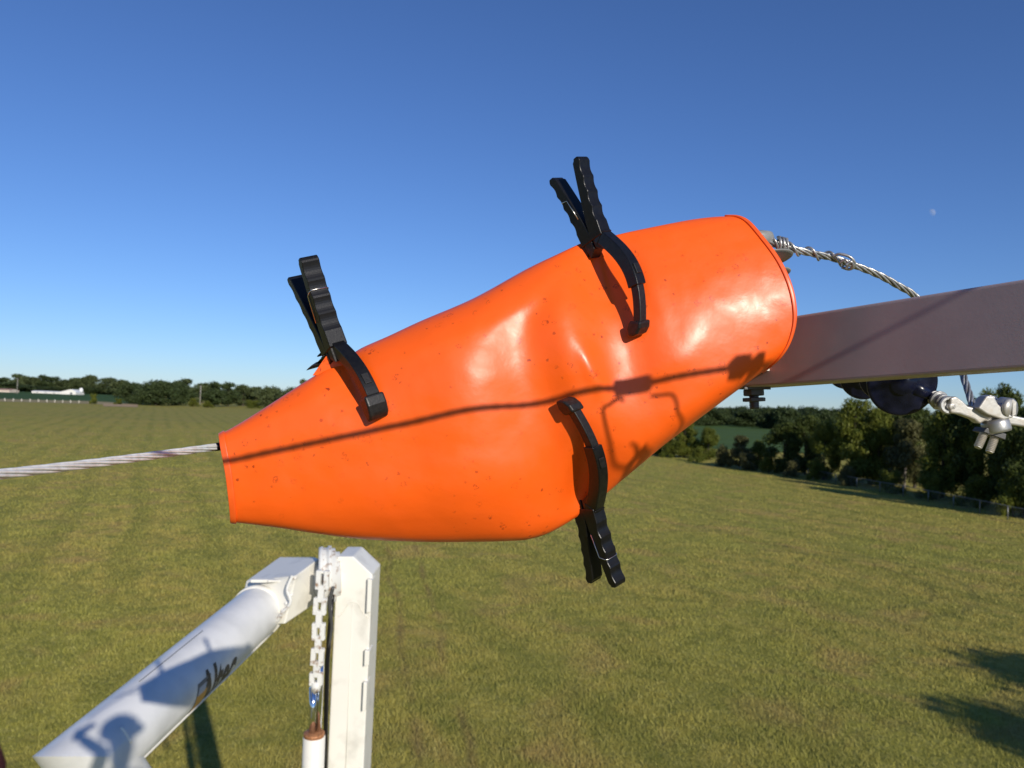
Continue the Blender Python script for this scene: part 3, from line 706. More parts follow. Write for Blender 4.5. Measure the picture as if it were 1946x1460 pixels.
# ------------------------------------------------------------------ spring clamps
def clamp(piv, a, o_, tip, label, scale=1.0, extended=True, mir=1, wire='front', tiplen=203, bul=46, hl=150, spread=30, tipo=4, hw=15, rtip=None):
    """piv: world pivot; a: unit along the clamp towards the handles; o_: unit outwards from the sheet. lengths in photo px at 1 m"""
    k = PX*scale
    a = a.normalized(); o_ = (o_-a*o_.dot(a)).normalized(); w = a.cross(o_).normalized()
    E = empty('spring_clamp', piv); tag(E, label, 'clamp', 'black spring clamps gripping the orange blanket')
    def X(x, y, z=0): return piv+(a*x+o_*y+w*z)*k
    hwid = hw*k
    for side in (1, -1):
        # handle: scalloped outer edge
        outer = []; inner = []; n = 44
        for i in range(n+1):
            t = i/n; x = -6+(hl+6)*t
            cy = side*(12+spread*t**1.3)
            th = lerp(17, 10.5, t)
            sc = 0
            if .18 < t < .93:
                ph = ((t-.18)/.75*4) % 1.0; sc = -3.6*math.sin(math.pi*ph)
            if t > .93: sc = -5*((t-.93)/.07)**2
            outer.append(X(x, cy+side*(th+sc))); inner.append(X(x, cy-side*(th*.85-(4 if t > .96 else 0))))
        b = MB(); b.strip(outer, inner, w*hwid); h = b.build('handle', M_blk, E, False, .0016*scale, 2)
        # hinge cheek
        b = MB(); b.prism([X(-22, side*2), X(18, side*2), X(30, side*14), X(6, side*24), X(-34, side*20)], w*hwid*.9); b.build('hinge_plate', M_blk2, E, False, .001)
        # jaw arch: sleeve then slider then pad
        hp = a*(-4)+o_*(14*side)                     # hinge end of the jaw
        if side > 0: tpv = (tip-piv)/k
        elif rtip is not None: tpv = (rtip-piv)/k
        else: tpv = a*(-tiplen)-o_*(150*abs(.62))
        ch = tpv-hp; jx = -ch.normalized(); jo = (o_*side-jx*jx.dot(o_*side)).normalized(); L = ch.length
        wj = w
        bul_ = 8 if (side < 0 and rtip is not None) else bul
        def arc(t): # t 0..1 from hinge to tip
            return (-L*t, bul_*math.sin(math.pi*min(1, t*.93+.02)) if True else 0)
        hx0 = hp.copy()
        XO = X
        def X(x, y, z=0, hx0=hx0, jx=jx, jo=jo): return piv+(hx0+jx*x+jo*y+wj*z)*k
        side_ = side; side = 1
        def band(t0, t1, th, wd, name, mt, n=20, bev=.0012):
            ou = []; inn = []
            for i in range(n+1):
                t = lerp(t0, t1, i/n); x, y = arc(t); x2, y2 = arc(t+.01); tx, ty = x2-x, y2-y; l = math.hypot(tx, ty); nx, ny = -ty/l, tx/l
                if ny*side < 0: nx, ny = -nx, -ny
                ou.append(X(x+nx*th, y+ny*th)); inn.append(X(x-nx*th, y-ny*th))
            b = MB(); b.strip(ou, inn, w*wd*k); return b.build(name, mt, E, False, bev*scale, 2)
        ts = .62 if extended else .80
        j = band(0, ts, 12.5, 12.5, 'jaw', M_blk)
        sl = band(ts-.02, .92, 9, 9, 'slider', M_blk2) if extended else None
        # collar ring at the hinge end
        band(-.012, .03, 14, 13.6, 'collar', M_blk, 3, .0008)
        # release button
        x, y = arc(ts*.78); x2, y2 = arc(ts*.78+.03); tx, ty = x2-x, y2-y; l = math.hypot(tx, ty); tv = (jx*tx+jo*ty)/l; nv = w.cross(tv).normalized()
        if nv.dot(jo) < 0: nv = -nv
        b = MB(); b.box(X(x, y)+nv*13.2*k, tv*11*k, w*7*k, nv*1.6*k); bt = b.build('button', M_blk2, j, False, .0012)
        # pad
        pw = 16 if extended else 19.5
        t0 = .90 if extended else .79
        pts = []
        x0, y0 = arc(t0); x1, y1 = arc(1.0); dx, dy = x1-x0, y1-y0; l = math.hypot(dx, dy); dx /= l; dy /= l; nx, ny = -dy, dx
        if ny*side < 0: nx, ny = -nx, -ny
        Lp = l+4
        for (s_, q) in [(0, 14), (Lp*.45, 13), (Lp*.85, 6), (Lp, -4), (Lp*1.02, -15), (Lp*.5, -20), (0, -15)]:
            pts.append(X(x0+dx*s_+nx*q, y0+dy*s_+ny*q))
        b = MB(); b.prism(pts, w*pw*k); b.build('tip_pad', M_blk2, sl or j, False, .003*scale, 3)
        X = XO; side = side_
    # coil spring and wire bail
    b = MB(); n = 90; pts = [X(4+5*math.cos(i/n*2*math.pi*5), 5*math.sin(i/n*2*math.pi*5), lerp(-11, 11, i/n)) for i in range(n+1)]
    b.tube(pts, .9*k, 6); b.build('spring', M_steel, E, True)
    sd = 1 if wire == 'front' else -1
    def hy(t): return sd*(12+spread*t**1.3)
    t0, t1 = .30, .60
    ww = hw+1.5
    loop = [X(hl*t0*1.0, hy(t0)-sd*8, ww), X(hl*t1, hy(t1)-sd*6, ww), X(hl*t1+3, hy(t1)+sd*8, ww), X(hl*t1+4, hy(t1)+sd*12, ww-4),
            X(hl*t1+4, hy(t1)+sd*12, -ww+4), X(hl*t1+3, hy(t1)+sd*8, -ww), X(hl*t1, hy(t1)-sd*6, -ww), X(hl*t0, hy(t0)-sd*8, -ww)]
    b = MB(); b.tube(loop, 1.05*k, 6); b.build('wire_bail', M_steel, E, True)
    return E
def tipat(px, py, off): p = frontP(px, py); return p+(CP-p).normalized()*off
clamp(P(1132, 452, 1.085), camv(-.345, .92, -.14), camv(.57, .31, .76), tipat(1213, 640, .011), 'black spring clamp highest in the picture, on the top edge near the crossarm', 1.06, True, wire='back', tiplen=206, bul=42, hl=152, spread=26)
clamp(P(634, 660, 1.045), camv(-.385, .91, -.1), camv(.44, .34, .80), tipat(717, 796, .011), 'black spring clamp on the left top edge with a closed stubby jaw', 1.04, False, wire='front', tiplen=160, bul=26, hl=170, spread=32, hw=18, rtip=P(606, 694, 1.075))
clamp(P(1118, 968, 1.085), camv(.24, -.96, -.1), camv(.60, .14, .78), tipat(1069, 754, .011), 'black spring clamp hanging upside down from the lower blanket edge', 1.06, True, wire='front', tiplen=218, bul=42, hl=152, spread=20)

# ------------------------------------------------------------------ stranded cables
def strands(path, r, lay, n=6, name='cable', m=None, parent=None, sides=8, step=90, build=True, b=None):
    pts = catmull(path, step); b = b or MB(); L = 0; ref = Vector((0, 0, 1)); fr = []
    for i, p in enumerate(pts):
        t = (pts[min(i+1, len(pts)-1)]-pts[max(0, i-1)]).normalized()
        a = (ref-t*ref.dot(t)).normalized(); ref = a; bb = t.cross(a)
        if i: L += (pts[i]-pts[i-1]).length
        fr.append((p, a, bb, L))
    rs = r/3
    b.tube([f[0] for f in fr], rs*1.05, 8)
    for k in range(n):
        q = [p+(a*math.cos(2*math.pi*(k/n+L/lay))+bb*math.sin(2*math.pi*(k/n+L/lay)))*rs*2.05 for (p, a, bb, L) in fr]
        b.tube(q, rs*.96, sides)
    if build: return b.build(name, m or M_galv, parent, True)
    return b
# main wire entering the blanket at the left
E = empty('steel_wire', P(415, 849, 1.05)); tag(E, 'twisted bright steel wire running from the left photo edge into the blanket', 'wire')
A0 = P(-240, 938, .60); A1 = P(0, 901.5, .70); A2 = P(415, 849, 1.04); A3 = P(560, 830, 1.12)
strands([P(-240, 927, .56), P(0, 901.5, .70), P(215, 876, .85), A2, A3], .0050, .22, 6, 'strand', M_wire, E, 10, 260)
b = MB(); dv = (A2-P(300, 864, .93)).normalized(); b.tube([A2-dv*.006, A2+dv*.03], .0056, 16); b.build('sleeve', M_blk, E, True)

# wire beyond the blanket: grip wires, loop, then down behind the crossarm to the clamp casting
E = empty('guy_wire', P(1620, 505, 1.28)); tag(E, 'twisted steel guy wire arching from the blanket end down behind the crossarm', 'wire')
gp = [P(1440, 455, 1.22), P(1480, 466, 1.24), P(1530, 479, 1.25), P(1580, 490, 1.27), P(1622, 504, 1.28), P(1668, 522, 1.29), P(1705, 542, 1.30), P(1742, 566, 1.31), P(1790, 625, 1.32), P(1822, 690, 1.31), P(1834, 725, 1.29), P(1842, 750, 1.27), P(1849, 776, 1.25)]
strands(gp, .0058, .10, 5, 'strand', M_galv, E, 8, 240)
b = MB(); pts = catmull(gp[:5], 160); q = []
for i, p in enumerate(pts[8:150]):
    t = i/141; ang = 2*math.pi*(4.2*t**.75)*1.15; rad = .0085 if t < .95 else .007
    q.append(p+(up*math.cos(ang)-fwd*math.sin(ang)*1.0)*rad)
b.tube(q, .0019, 8); b.build('wrap_wire', M_galv, E, True)
b = MB()
for c_ in (0, .55, 1.1):
    pts = [P(1478+c_*12, 465+c_*3, 1.24)+(up*math.cos(s)*.012-fwd*math.sin(s)*.012+rgt*(.004*s/6.28)) for s in np.linspace(0, 6.28, 22)]
    b.tube(pts, .0022, 8)
b.build('wrap_coil', M_galv, E, True)
lp = [P(1583, 487, 1.262), P(1595, 483, 1.255), P(1612, 487, 1.25), P(1622, 495, 1.25), P(1624, 506, 1.255), P(1614, 512, 1.26), P(1600, 508, 1.26)]
b = MB(); b.tube(catmull(lp, 40), .0024, 8)
b.tube(catmull([P(1596, 500, 1.258), P(1606, 494, 1.252), P(1612, 502, 1.252), P(1607, 511, 1.256)], 24), .0024, 8)
b.tube(catmull([P(1608, 504, 1.25), P(1617, 498, 1.248), P(1621, 505, 1.25), P(1616, 512, 1.256)], 24), .0024, 8)
b.build('wire_loop', M_galv, E, True)

# grey shedded post insulator behind the blanket end
ax = (camv(-.16, .97, -.16)).normalized(); base = P(1453, 560, 1.235)
b = MB(); k = PX*1.23
E = empty('post_insulator', base); tag(E, 'pale grey post insulator with round sheds half hidden behind the blanket end', 'insulator')
b.lathe(base, ax, [(-60*k, 20*k), (118*k, 20*k)], 24); b.build('core', M_shed, E, True)
for (h, r) in [(2, 44), (33, 56), (64, 67)]:
    b = MB(); b.lathe(base, ax, [((h-3)*k, 18*k), ((h-1)*k, (r-8)*k), ((h)*k, (r-1)*k), ((h+1.5)*k, r*k), ((h+3)*k, (r-1)*k), ((h+7)*k, 20*k)], 40); b.build('shed', M_shed, E, True)
b = MB(); b.lathe(base, ax, [(90*k, 20*k), (92*k, 33*k), (98*k, 38*k), (106*k, 40*k), (113*k, 39*k), (118*k, 30*k), (120*k, 26*k)], 40); b.build('cap', M_shed, E, True)

# ------------------------------------------------------------------ crossarm
p0 = P(1512, 665, 1.140); p1 = P(1946, 615, .875)
bd = (p1-p0).normalized()
topd = (P(1946, 530, .875)-P(1946, 700, .875)).normalized(); upb = (topd-bd*topd.dot(bd)).normalized(); th = bd.cross(upb).normalized()
if th.dot(fwd) < 0: th = -th
start = p0-bd*.135; end = p1+bd*1.3
E = empty('crossarm', start); tag(E, 'grey fibreglass crossarm reaching in from the right edge with its end inside the blanket', 'crossarm')
H2 = .0505; TH = .085
b = MB(); mid = (start+end)/2+th*TH/2
b.box(mid, bd*((end-start).length/2), upb*H2, th*(TH/2)); b.build('beam', M_beam, E, False, .004, 3)
# hanging bolt with square washer and nuts
bp = start+bd*.035+th*.040-upb*H2; dn = -upb
def hexn(b, c, r, h): b.lathe(c, dn, [(0, r*.93), (h*.12, r), (h*.88, r), (h, r*.93)], 6, rgt)
bo = empty('hanging_bolt', P(1432, 740, 1.24)); tag(bo, 'dark threaded bolt with hex nuts hanging under the crossarm end', 'bolt')
c0 = P(1432, 739, 1.24)
b = MB(); b.box(c0-dn*.001, rgt*.021, dn*.0022, fwd*.021); b.build('washer', M_bolt, bo, False, .0006)
b = MB(); hexn(b, c0+dn*.001, .0168, .0105); b.build('nut', M_bolt, bo, False, .0004)
b = MB(); hexn(b, c0+dn*.0145, .0186, .0062); b.build('nut', M_bolt, bo, False, .0004)
b = MB(); prof = [(-.002, .007)]
for i in range(12): prof += [(.0025*i+.002, .0082), (.0025*i+.00325, .0070)]
prof.append((.0325, .0070)); b.lathe(c0, dn, prof, 16); b.build('threaded_shaft', M_bolt, bo, True)
# small bright bolt head on the crossarm face by the blanket
sb = P(1461, 700, 1.19); b = MB(); b.lathe(sb, -th, [(-.004, .004), (.006, .004)], 12); bb_ = MB()
tag(MB.build(b, 'bolt', M_steel, None, True), 'small bright bolt end on the crossarm face beside the blanket', 'bolt')
b = MB(); b.box(P(1457, 699, 1.185), rgt*.0035, upb*.005, fwd*.004); b.box(P(1465, 704, 1.185), rgt*.009, upb*.0012, fwd*.004)
tag(b.build('bracket', M_castb, None, False, .0005), 'tiny bright metal clip where blanket meets crossarm', 'clip')

# ------------------------------------------------------------------ navy strain insulator and its castings
I0 = P(1560, 680, 1.75); I1 = P(1716, 726, 1.30); I2 = P(1782, 760, 1.27)
E = empty('strain_insulator', I1); tag(E, 'dark navy strain insulator with overlapping round sheds under the crossarm', 'insulator')
iax = (I2-I1).normalized()
iax = (I1-I0).normalized()
b = MB(); b.tube([I0, I1, P(1740, 740, 1.285), P(1768, 753, 1.292)], .014, 20); b.build('rod', M_navy, E, True)
for (px, py, d, r) in [(1714, 726, 1.285, 65), (1676, 717, 1.40, 43), (1643, 713, 1.50, 47), (1610, 700, 1.60, 40)]:
    k = PX*d; c = P(px, py, d); b = MB()
    b.lathe(c, iax, [(-22*k, 16*k), (-6*k, (r-6)*k), (0, r*k), (3*k, (r-1)*k), (5*k, (r-6)*k), (10*k, 24*k), (22*k, 18*k)], 56); b.build('shed', M_navy, E, True)
b = MB(); b.lathe(P(1768, 753, 1.292), (P(1800, 768, 1.25)-P(1768, 753, 1.292)), [(0, .0115), (.002, .0125), (.012, .0125), (.013, .0095), (.018, .0095), (.019, .0150), (.024, .0155), (.025, .012), (.034, .012)], 28); b.build('end_fitting', M_cast, E, False, .0006)

def plate(b, pts, d, t, tilt=0):
    b.prism([P(x, y, d+tilt*(x-1860)*1e-4) for x, y in pts], fwd*t)
E = empty('strain_clamp', P(1870, 790, 1.24)); tag(E, 'galvanised cast cable clamp with two threaded studs beside the navy insulator', 'cable clamp')
b = MB()
for dd in (-.011, .012):
    c = P(1801, 770, 1.245+dd); k = PX*1.245
    b.lathe(c, fwd, [(-.0005, 6*k), (-.001, 9*k), (-.0045, 11*k), (-.0045, 15*k), (-.003, 17*k), (.003, 17*k), (.004, 15*k)], 32, rgt)
b.build('eye', M_cast, E, False)
b = MB(); c = P(1811, 773, 1.226); b.lathe(c, fwd, [(0, .0045), (.001, .0062), (.05, .0062)], 24); b.build('pin', M_castb, E, True)
b = MB(); plate(b, [(1800, 756), (1812, 753), (1824, 762), (1834, 772), (1850, 776), (1862, 778), (1905, 786), (1950, 796), (1990, 806), (1990, 822), (1946, 812), (1910, 806), (1880, 803), (1866, 800), (1856, 806), (1845, 797), (1818, 787), (1800, 785)], 1.235, .009); b.build('body', M_castb, E, False, .003, 3)
b = MB(); plate(b, [(1852, 776), (1868, 752), (1882, 753), (1890, 768), (1905, 782), (1920, 793), (1900, 798), (1870, 788)], 1.225, .010); b.build('rib', M_castb, E, False, .0025, 3)
b = MB(); plate(b, [(1850, 777), (1862, 756), (1876, 750), (1886, 754), (1880, 780)], 1.262, .010); b.build('rib', M_cast, E, False, .0025, 3)
# keeper saddle: short curved tube seen end on
b = MB(); kc = P(1908, 778, 1.25); kax = camv(.50, -.12, .86)
b.lathe(kc-kax.normalized()*.03, kax, [(0, .016), (.003, .019), (.012, .0195), (.014, .0165), (.022, .0165), (.024, .0195), (.040, .0195), (.043, .017)], 28); b.build('keeper', M_cast, E, True)
b = MB(); b.lathe(P(1911, 775, 1.222), kax, [(0, .013), (.003, .0145), (.008, .014)], 24); b.build('keeper_cap', M_castb, E, True)
b = MB(); plate(b, [(1919, 758), (1927, 764), (1926, 788), (1918, 793)], 1.222, .007); b.build('keeper_lip', M_castb, E, False, .001)
# socket under the body, square washer, two studs
sax = camv(.22, -.95, .12).normalized()
b = MB(); b.lathe(P(1889, 797, 1.235), sax, [(0, .019), (.006, .0205), (.018, .0205), (.022, .019)], 32); b.build('socket', M_cast, E, True)
b = MB(); plate(b, [(1864, 812), (1901, 824), (1899, 835), (1858, 820)], 1.24, .016); b.build('washer_plate', M_bolt, E, False, .001)
for (x0, y0, x1, y1) in [(1869, 826, 1858, 851), (1890, 833, 1880, 860)]:
    s0 = P(x0, y0, 1.235); s1 = P(x1, y1, 1.23); L = (s1-s0).length; n = 9; prof = [(-.004, .006)]
    for i in range(n): prof += [(L*i/n, .0066), (L*(i+.5)/n, .0054)]
    prof.append((L, .0052)); b = MB(); b.lathe(s0, s1-s0, prof, 18); b.build('stud', M_castb, E, False)

# ------------------------------------------------------------------ white aerial lift boom
E = empty('aerial_lift_boom', P(650, 1100, 6.9125)); tag(E, 'white aerial lift boom with knuckle, chain and square lower arm above the grass', 'lift boom')
RT = .219
UA = P(492, 1160, 6.755); LB = P(174, 1438, 4.585)
tax = (UA-LB).normalized()
mN = ray(0, 1438).cross(ray(1946, 1438)).normalized()      # mitre plane through the end of the visible tube
def tube_pts(c, axis, r, n=64):
    e1 = (CP-c); e1 = (e1-axis*e1.dot(axis)).normalized(); e2 = axis.cross(e1)
    return e1, e2
e1, e2 = tube_pts((UA+LB)/2, tax, RT)
if e2.dot(up) > 0: e2 = -e2
n = 72; ringsb = []
for s in np.linspace(0, 1, 14):
    c = UA+(LB-UA)*s; rg = []
    for k in range(n):
        a = 2*math.pi*k/n; p = c+(e1*math.cos(a)+e2*math.sin(a))*RT
        if s > .99:
            t = (CP-p).dot(mN)/tax.dot(mN); p = p+tax*t
        rg.append(p)
    ringsb.append(rg)
ref = tax-2*tax.dot(mN)*mN
last = ringsb[-1]; ringsb.append([p+ref*1.6 for p in last])
v = [p for r_ in ringsb for p in r_]; nn = len(ringsb)
f = [(i*n+k, (i+1)*n+k, (i+1)*n+(k+1) % n, i*n+(k+1) % n) for i in range(nn-1) for k in range(n)]
to = mesh_obj('tube', v, f, M_tube, None, True); recalc(to); setparent(to, E)
es = to.modifiers.new('edge', 'EDGE_SPLIT'); es.split_angle = R(30)
b = MB(); b.lathe(UA-tax*.05, tax, [(0, RT+.002), (.003, RT+.012), (.06, RT+.012), (.07, RT-.007), (.26, RT-.010)], 64); b.build('collar', M_white, E, True)
# underside ridge rail along the lower limb
b = MB(); ph = R(76)
def tp(s, phi, off=0): return (UA+(LB-UA)*s)+(e1*math.cos(phi)+e2*math.sin(phi))*(RT+off)
b.tube([tp(s, R(86), .002) for s in np.linspace(.04, .985, 12)], .010, 8); b.build('edge_strip', M_white, E, True)
# seam line on the upper side
b = MB(); b.tube([tp(s, R(-48), .0005) for s in np.linspace(.42, .78, 20)], .0038, 6); b.build('seam', M_decalgrey, E, True)
b = MB(); b.tube([tp(.97, R(x), .001) for x in np.linspace(-5, 25, 8)], .010, 8); b.build('handle_strip', M_white, E, True)
# decal lettering wrapped on the tube
def wrap_text(txt, s0, size, phi0, m, name, stretch=1.0, shear=.15):
    cu = bpy.data.curves.new('txt', 'FONT'); cu.body = txt; cu.size = size; cu.shear = shear; cu.offset = size*.035; cu.resolution_u = 4
    to_ = bpy.data.objects.new('txt', cu); col.objects.link(to_); bpy.context.view_layer.update()
    me = bpy.data.meshes.new_from_object(to_.evaluated_get(bpy.context.evaluated_depsgraph_get())); bpy.data.objects.remove(to_)
    bm = bmesh.new(); bm.from_mesh(me); bmesh.ops.triangulate(bm, faces=bm.faces)
    for _ in range(2): bmesh.ops.subdivide_edges(bm, edges=[e_ for e_ in bm.edges if e_.calc_length() > .02], cuts=2); bmesh.ops.triangulate(bm, faces=bm.faces)
    L = (LB-UA).length
    for vv in bm.verts:
        x, y = vv.co.x, vv.co.y*stretch
        vv.co = tp(s0-x/L, phi0-y/RT, .0016)
    me2 = bpy.data.meshes.new(name); bm.to_mesh(me2); bm.free(); me2.materials.append(m)
    o = bpy.data.objects.new(name, me2); col.objects.link(o); setparent(o, to); return o
wrap_text('Altec', .612, .236, R(93), M_ink, 'lettering', 1.65)
def decal(s0, s1, p0_, p1_, m, name, lean=.0, off=.0006):
    nn_ = 12; vs_ = []; 
    for i in range(nn_+1):
        for j in range(3):
            ph_ = lerp(p0_, p1_, i/nn_); s_ = lerp(s0, s1, j/2)-lean*i/nn_
            vs_.append(tp(s_, ph_, off))
    ff = [(i*3+j, i*3+j+1, (i+1)*3+j+1, (i+1)*3+j) for i in range(nn_) for j in range(2)]
    o = mesh_obj(name, vs_, ff, m, to); return o
decal(.66, .58, R(84), R(30), M_decalgrey, 'emblem', .03, .0012)
decal(.652, .588, R(83), R(50), M_amber, 'emblem_stripe', .012, .0022)
decal(.635, .590, R(52), R(38), mat('decal_pale', (.45, .47, .5), .5), 'emblem_window', .010, .0022)
# knuckle casting
def hull(pts, name, m, bev=.010, smooth=False):
    bm = bmesh.new()
    for p in pts: bm.verts.new(p)
    bmesh.ops.convex_hull(bm, input=bm.verts); 
    for v_ in [v_ for v_ in bm.verts if not v_.link_faces]: bm.verts.remove(v_)
    bmesh.ops.dissolve_limit(bm, angle_limit=R(4), verts=bm.verts, edges=bm.edges)
    bmesh.ops.recalc_face_normals(bm, faces=bm.faces)
    me = bpy.data.meshes.new(name); bm.to_mesh(me); bm.free(); me.materials.append(m)
    o = bpy.data.objects.new(name, me); col.objects.link(o)
    if bev: b_ = o.modifiers.new('bevel', 'BEVEL'); b_.width = bev; b_.segments = 2; b_.limit_method = 'ANGLE'
    setparent(o, E); return o
hull([P(531, 1059, 7.4375), P(598, 1059, 7.4375), P(468, 1104, 6.9125), P(463, 1126, 6.86), P(562, 1094, 6.615), P(606, 1062, 7.), P(606, 1142, 6.965), P(584, 1144, 6.825), P(541, 1186, 6.615), P(517, 1187, 6.685), P(470, 1150, 7.175), P(600, 1130, 7.525)], 'knuckle', M_white)
b = MB()
for (x, y) in [(548, 1112), (553, 1130), (545, 1146), (538, 1160), (560, 1098), (532, 1172)]:
    b.lathe(P(x, y, 6.65), camv(.3, .2, .9), [(0, .020), (.03, .020), (.038, .012)], 8)
b.tube(catmull([P(556, 1094, 6.58), P(546, 1120, 6.5625), P(552, 1145, 6.5625), P(536, 1166, 6.58), P(528, 1180, 6.615)], 30), .014, 8)
b.build('hinge_bolts', M_white2, E, False)
b = MB(); b.box(P(497, 1103, 6.755), rgt*.088, up*.014, fwd*.035); b.box(P(524, 1103, 6.72), rgt*.06, up*.011, fwd*.035); b.build('weld_tab', M_white, E, False, .007)
b = MB(); hx = camv(1, .03, -.23).normalized(); b.lathe(P(596, 1102, 7.0525), hx, [(0, .18), (.10, .18), (.12, .15), (.38, .15)], 40); b.build('hinge_drum', M_white, E, True)
b = MB(); k = PX*6.91; sc = P(624, 1094, 6.965)
b.lathe(sc-hx*17*k, hx, [(0, 40*k), (1*k, 54*k), (8*k, 56*k), (9*k, 53*k), (17*k, 53*k), (18*k, 56*k), (24*k, 56*k), (25*k, 51*k), (31*k, 51*k), (32*k, 44*k), (40*k, 43*k), (41*k, 30*k)], 56); b.build('sheave', M_white2, E, True)
# leaf chain
ch = [(614, 1088, 6.65), (612, 1116, 6.65), (609, 1140, 6.65), (607, 1164, 6.65), (606, 1188, 6.65), (605, 1212, 6.65), (604, 1236, 6.65), (602.5, 1260, 6.65), (601, 1282, 6.65), (600.5, 1298, 6.65)]
for i, (c0_, c1_) in enumerate(zip(ch, ch[1:])):
    a_, b__ = P(*c0_), P(*c1_); k = PX*6.65; b = MB(); wd = 12 if i % 2 == 0 else 8; ax_ = (b__-a_).normalized(); sx_ = ax_.cross(fwd).normalized()
    for s in ((-wd, wd) if i % 2 == 0 else (-4, 4)):
        cc = (a_+b__)/2+sx_*s*k*.62
        b.box(cc, ax_*((b__-a_).length/2+4*k), sx_*(4.5 if i % 2 == 0 else 3.2)*k, fwd*6*k)
    b.tube([a_-sx_*13*k, a_+sx_*13*k], 3.4*k, 10)
    b.build('chain_link', M_white2, E, False, .009, 3)
b = MB(); b.tube([P(600.5, 1296, 6.65), P(600, 1312, 6.65)], .042, 16); b.build('rod_end', M_white2, E, True)
for dx in (-5, 8): 
    b = MB(); b.tube([P(600+dx+(3 if dx > 0 else 0), (1306 if dx < 0 else 1240), 6.65+(.035 if dx > 0 else 0)), P(598+dx*.9, 1400, 6.65+(.035 if dx > 0 else 0))], .031 if dx < 0 else .026, 20); b.build('piston_rod', M_chrome, E, True)
b = MB(); cax = (P(594, 1500, 6.65)-P(598, 1392, 6.65)); b.lathe(P(597, 1392, 6.65), cax, [(0, .079), (.003, .089), (.030, .089), (.034, .084)], 32); gl_ = b.build('gland_ring', M_copper, None, True)
b = MB(); b.lathe(P(597, 1399, 6.65), cax, [(0, .086), (.007, .094), (3.1, .094)], 40); hc_ = b.build('hydraulic_cylinder', M_white, E, True); setparent(gl_, hc_)
# square lower arm running down to the ground
d_ = 6.86; t_ = .42
def q3(x, y, dd): return P(x, y, dd)
front = [(641, 1058), (671, 1058), (708, 1093), (706, 1150)]
dnv = Vector((0, 0, -1)); 
lowL = P(620, 1475, d_); lowR = P(691, 1475, d_)
dl = (lowL-P(638, 1110, d_)).normalized(); dr = (lowR-P(706, 1130, d_)).normalized()
avg = ((dl+dr)/2).normalized(); Lr = 6.2
outline = [P(641, 1058, d_), P(671, 1058, d_), P(708, 1093, d_), P(706, 1130, d_), P(706, 1130, d_)+avg*Lr, P(638, 1110, d_)+avg*Lr, P(638, 1110, d_)]
b = MB(); v1 = outline; dp = (fwd*.97+rgt*-.0).normalized()*t_
b.add(v1+[p+dp for p in v1], [tuple(range(7)), tuple(range(13, 6, -1))]+[(i, i+7, (i+1) % 7+7, (i+1) % 7) for i in range(7)])
la_ = b.build('lower_arm', M_white, E, False, .012, 3)
b = MB(); b.tube([P(670, 1148, d_-.002), P(656, 1480, d_-.002)], .0032, 6); b.tube(catmull([P(643, 1172, d_-.002), P(652, 1164, d_-.002), P(662, 1148, d_-.002), P(670, 1144, d_-.002), P(680, 1148, d_-.002), P(690, 1166, d_-.002), P(700, 1174, d_-.002)], 30), .0038, 6); b.build('weld_seam', M_white, la_, True)
for (y0, y1, o_) in [(1096, 1160, 2), (1230, 1260, 3), (1290, 1345, 1)]:
    b = MB(); xr = lambda y: 707-(y-1100)*.042
    b.prism([P(xr(y0)-5, y0, d_+.035), P(xr(y0)+o_+1, y0+2, d_+.035), P(xr(y1)+o_+1, y1-2, d_+.035), P(xr(y1)-5, y1, d_+.035)], fwd*.088)
    b.build('side_plate', M_white, la_, False, .005)
b = MB(); b.tube([P(632, 1125, 6.79), P(628, 1180, 6.755), P(622, 1260, 6.79), P(620, 1340, 6.825), P(617, 1500, 6.825)], .021, 10); b.build('hose', M_blk, E, True)
b = MB(); b.tube(catmull([P(633, 1115, 6.72), P(626, 1150, 6.72), P(630, 1190, 6.755), P(624, 1230, 6.7725)], 20), .017, 8); b.build('hose', M_bolt, E, True)

# ------------------------------------------------------------------ hot line cable above the viewer, out of frame: its shadow crosses the blanket
T_S = .80
def C_(px, py): return frontP(px, py)+sdir*T_S
s0 = C_(510, 860); s1 = C_(1360, 705); cd = (s1-s0).normalized()
E = empty('overhead_cable', s0); tag(E, 'stranded overhead cable with a bail clamp, above the picture, casting the shadow on the blanket', 'cable')
strands([s0-cd*1.2, s0-cd*.3, (s0+s1)/2, s1+cd*.15, s1+cd*.9], .0043, .12, 6, 'strand', M_galv, E, 8, 140)
sc_ = C_(1205, 748); sc_ = s0+cd*(sc_-s0).dot(cd)
b = MB(); prof = []
for i in range(9): prof += [(.0052*i, .0112), (.0052*i+.003, .0112), (.0052*i+.0031, .0100), (.0052*i+.0051, .0100)]
b.lathe(sc_-cd*.024, cd, prof, 20); b.build('sleeve', M_cast, E, True)
bl = [(1262, 752), (1272, 752), (1282, 762), (1286, 790), (1283, 825), (1274, 850), (1262, 870)]
bl2 = [(1180, 762), (1160, 766), (1151, 780), (1156, 810), (1164, 860), (1169, 884), (1180, 893), (1200, 892), (1215, 880)]
scd = (sc_-CP).length
def onp(px, py):                      # point in the plane of the bail, a vertical plane through the cable
    q = frontP(px, py)+sdir*T_S; return q
plane_n = cd.cross(up).normalized()
def drop(px, py):
    q = frontP(px, py); t = (sc_-q).dot(plane_n)/sdir.dot(plane_n); return q+sdir*t
b = MB(); b.tube(catmull([drop(*p) for p in [(1238, 756)]+bl], 40), .0024, 8); b.tube(catmull([drop(*p) for p in [(1190, 762)]+bl2], 50), .0024, 8); b.build('bail', M_cast, E, True)
hk = [(1196, 838), (1204, 846), (1208, 862), (1205, 876), (1197, 888), (1190, 900), (1184, 906)]
b = MB(); b.tube(catmull([drop(*p) for p in hk], 24), [.0015+.004*min(1, i/14) for i in range(24)], 8)
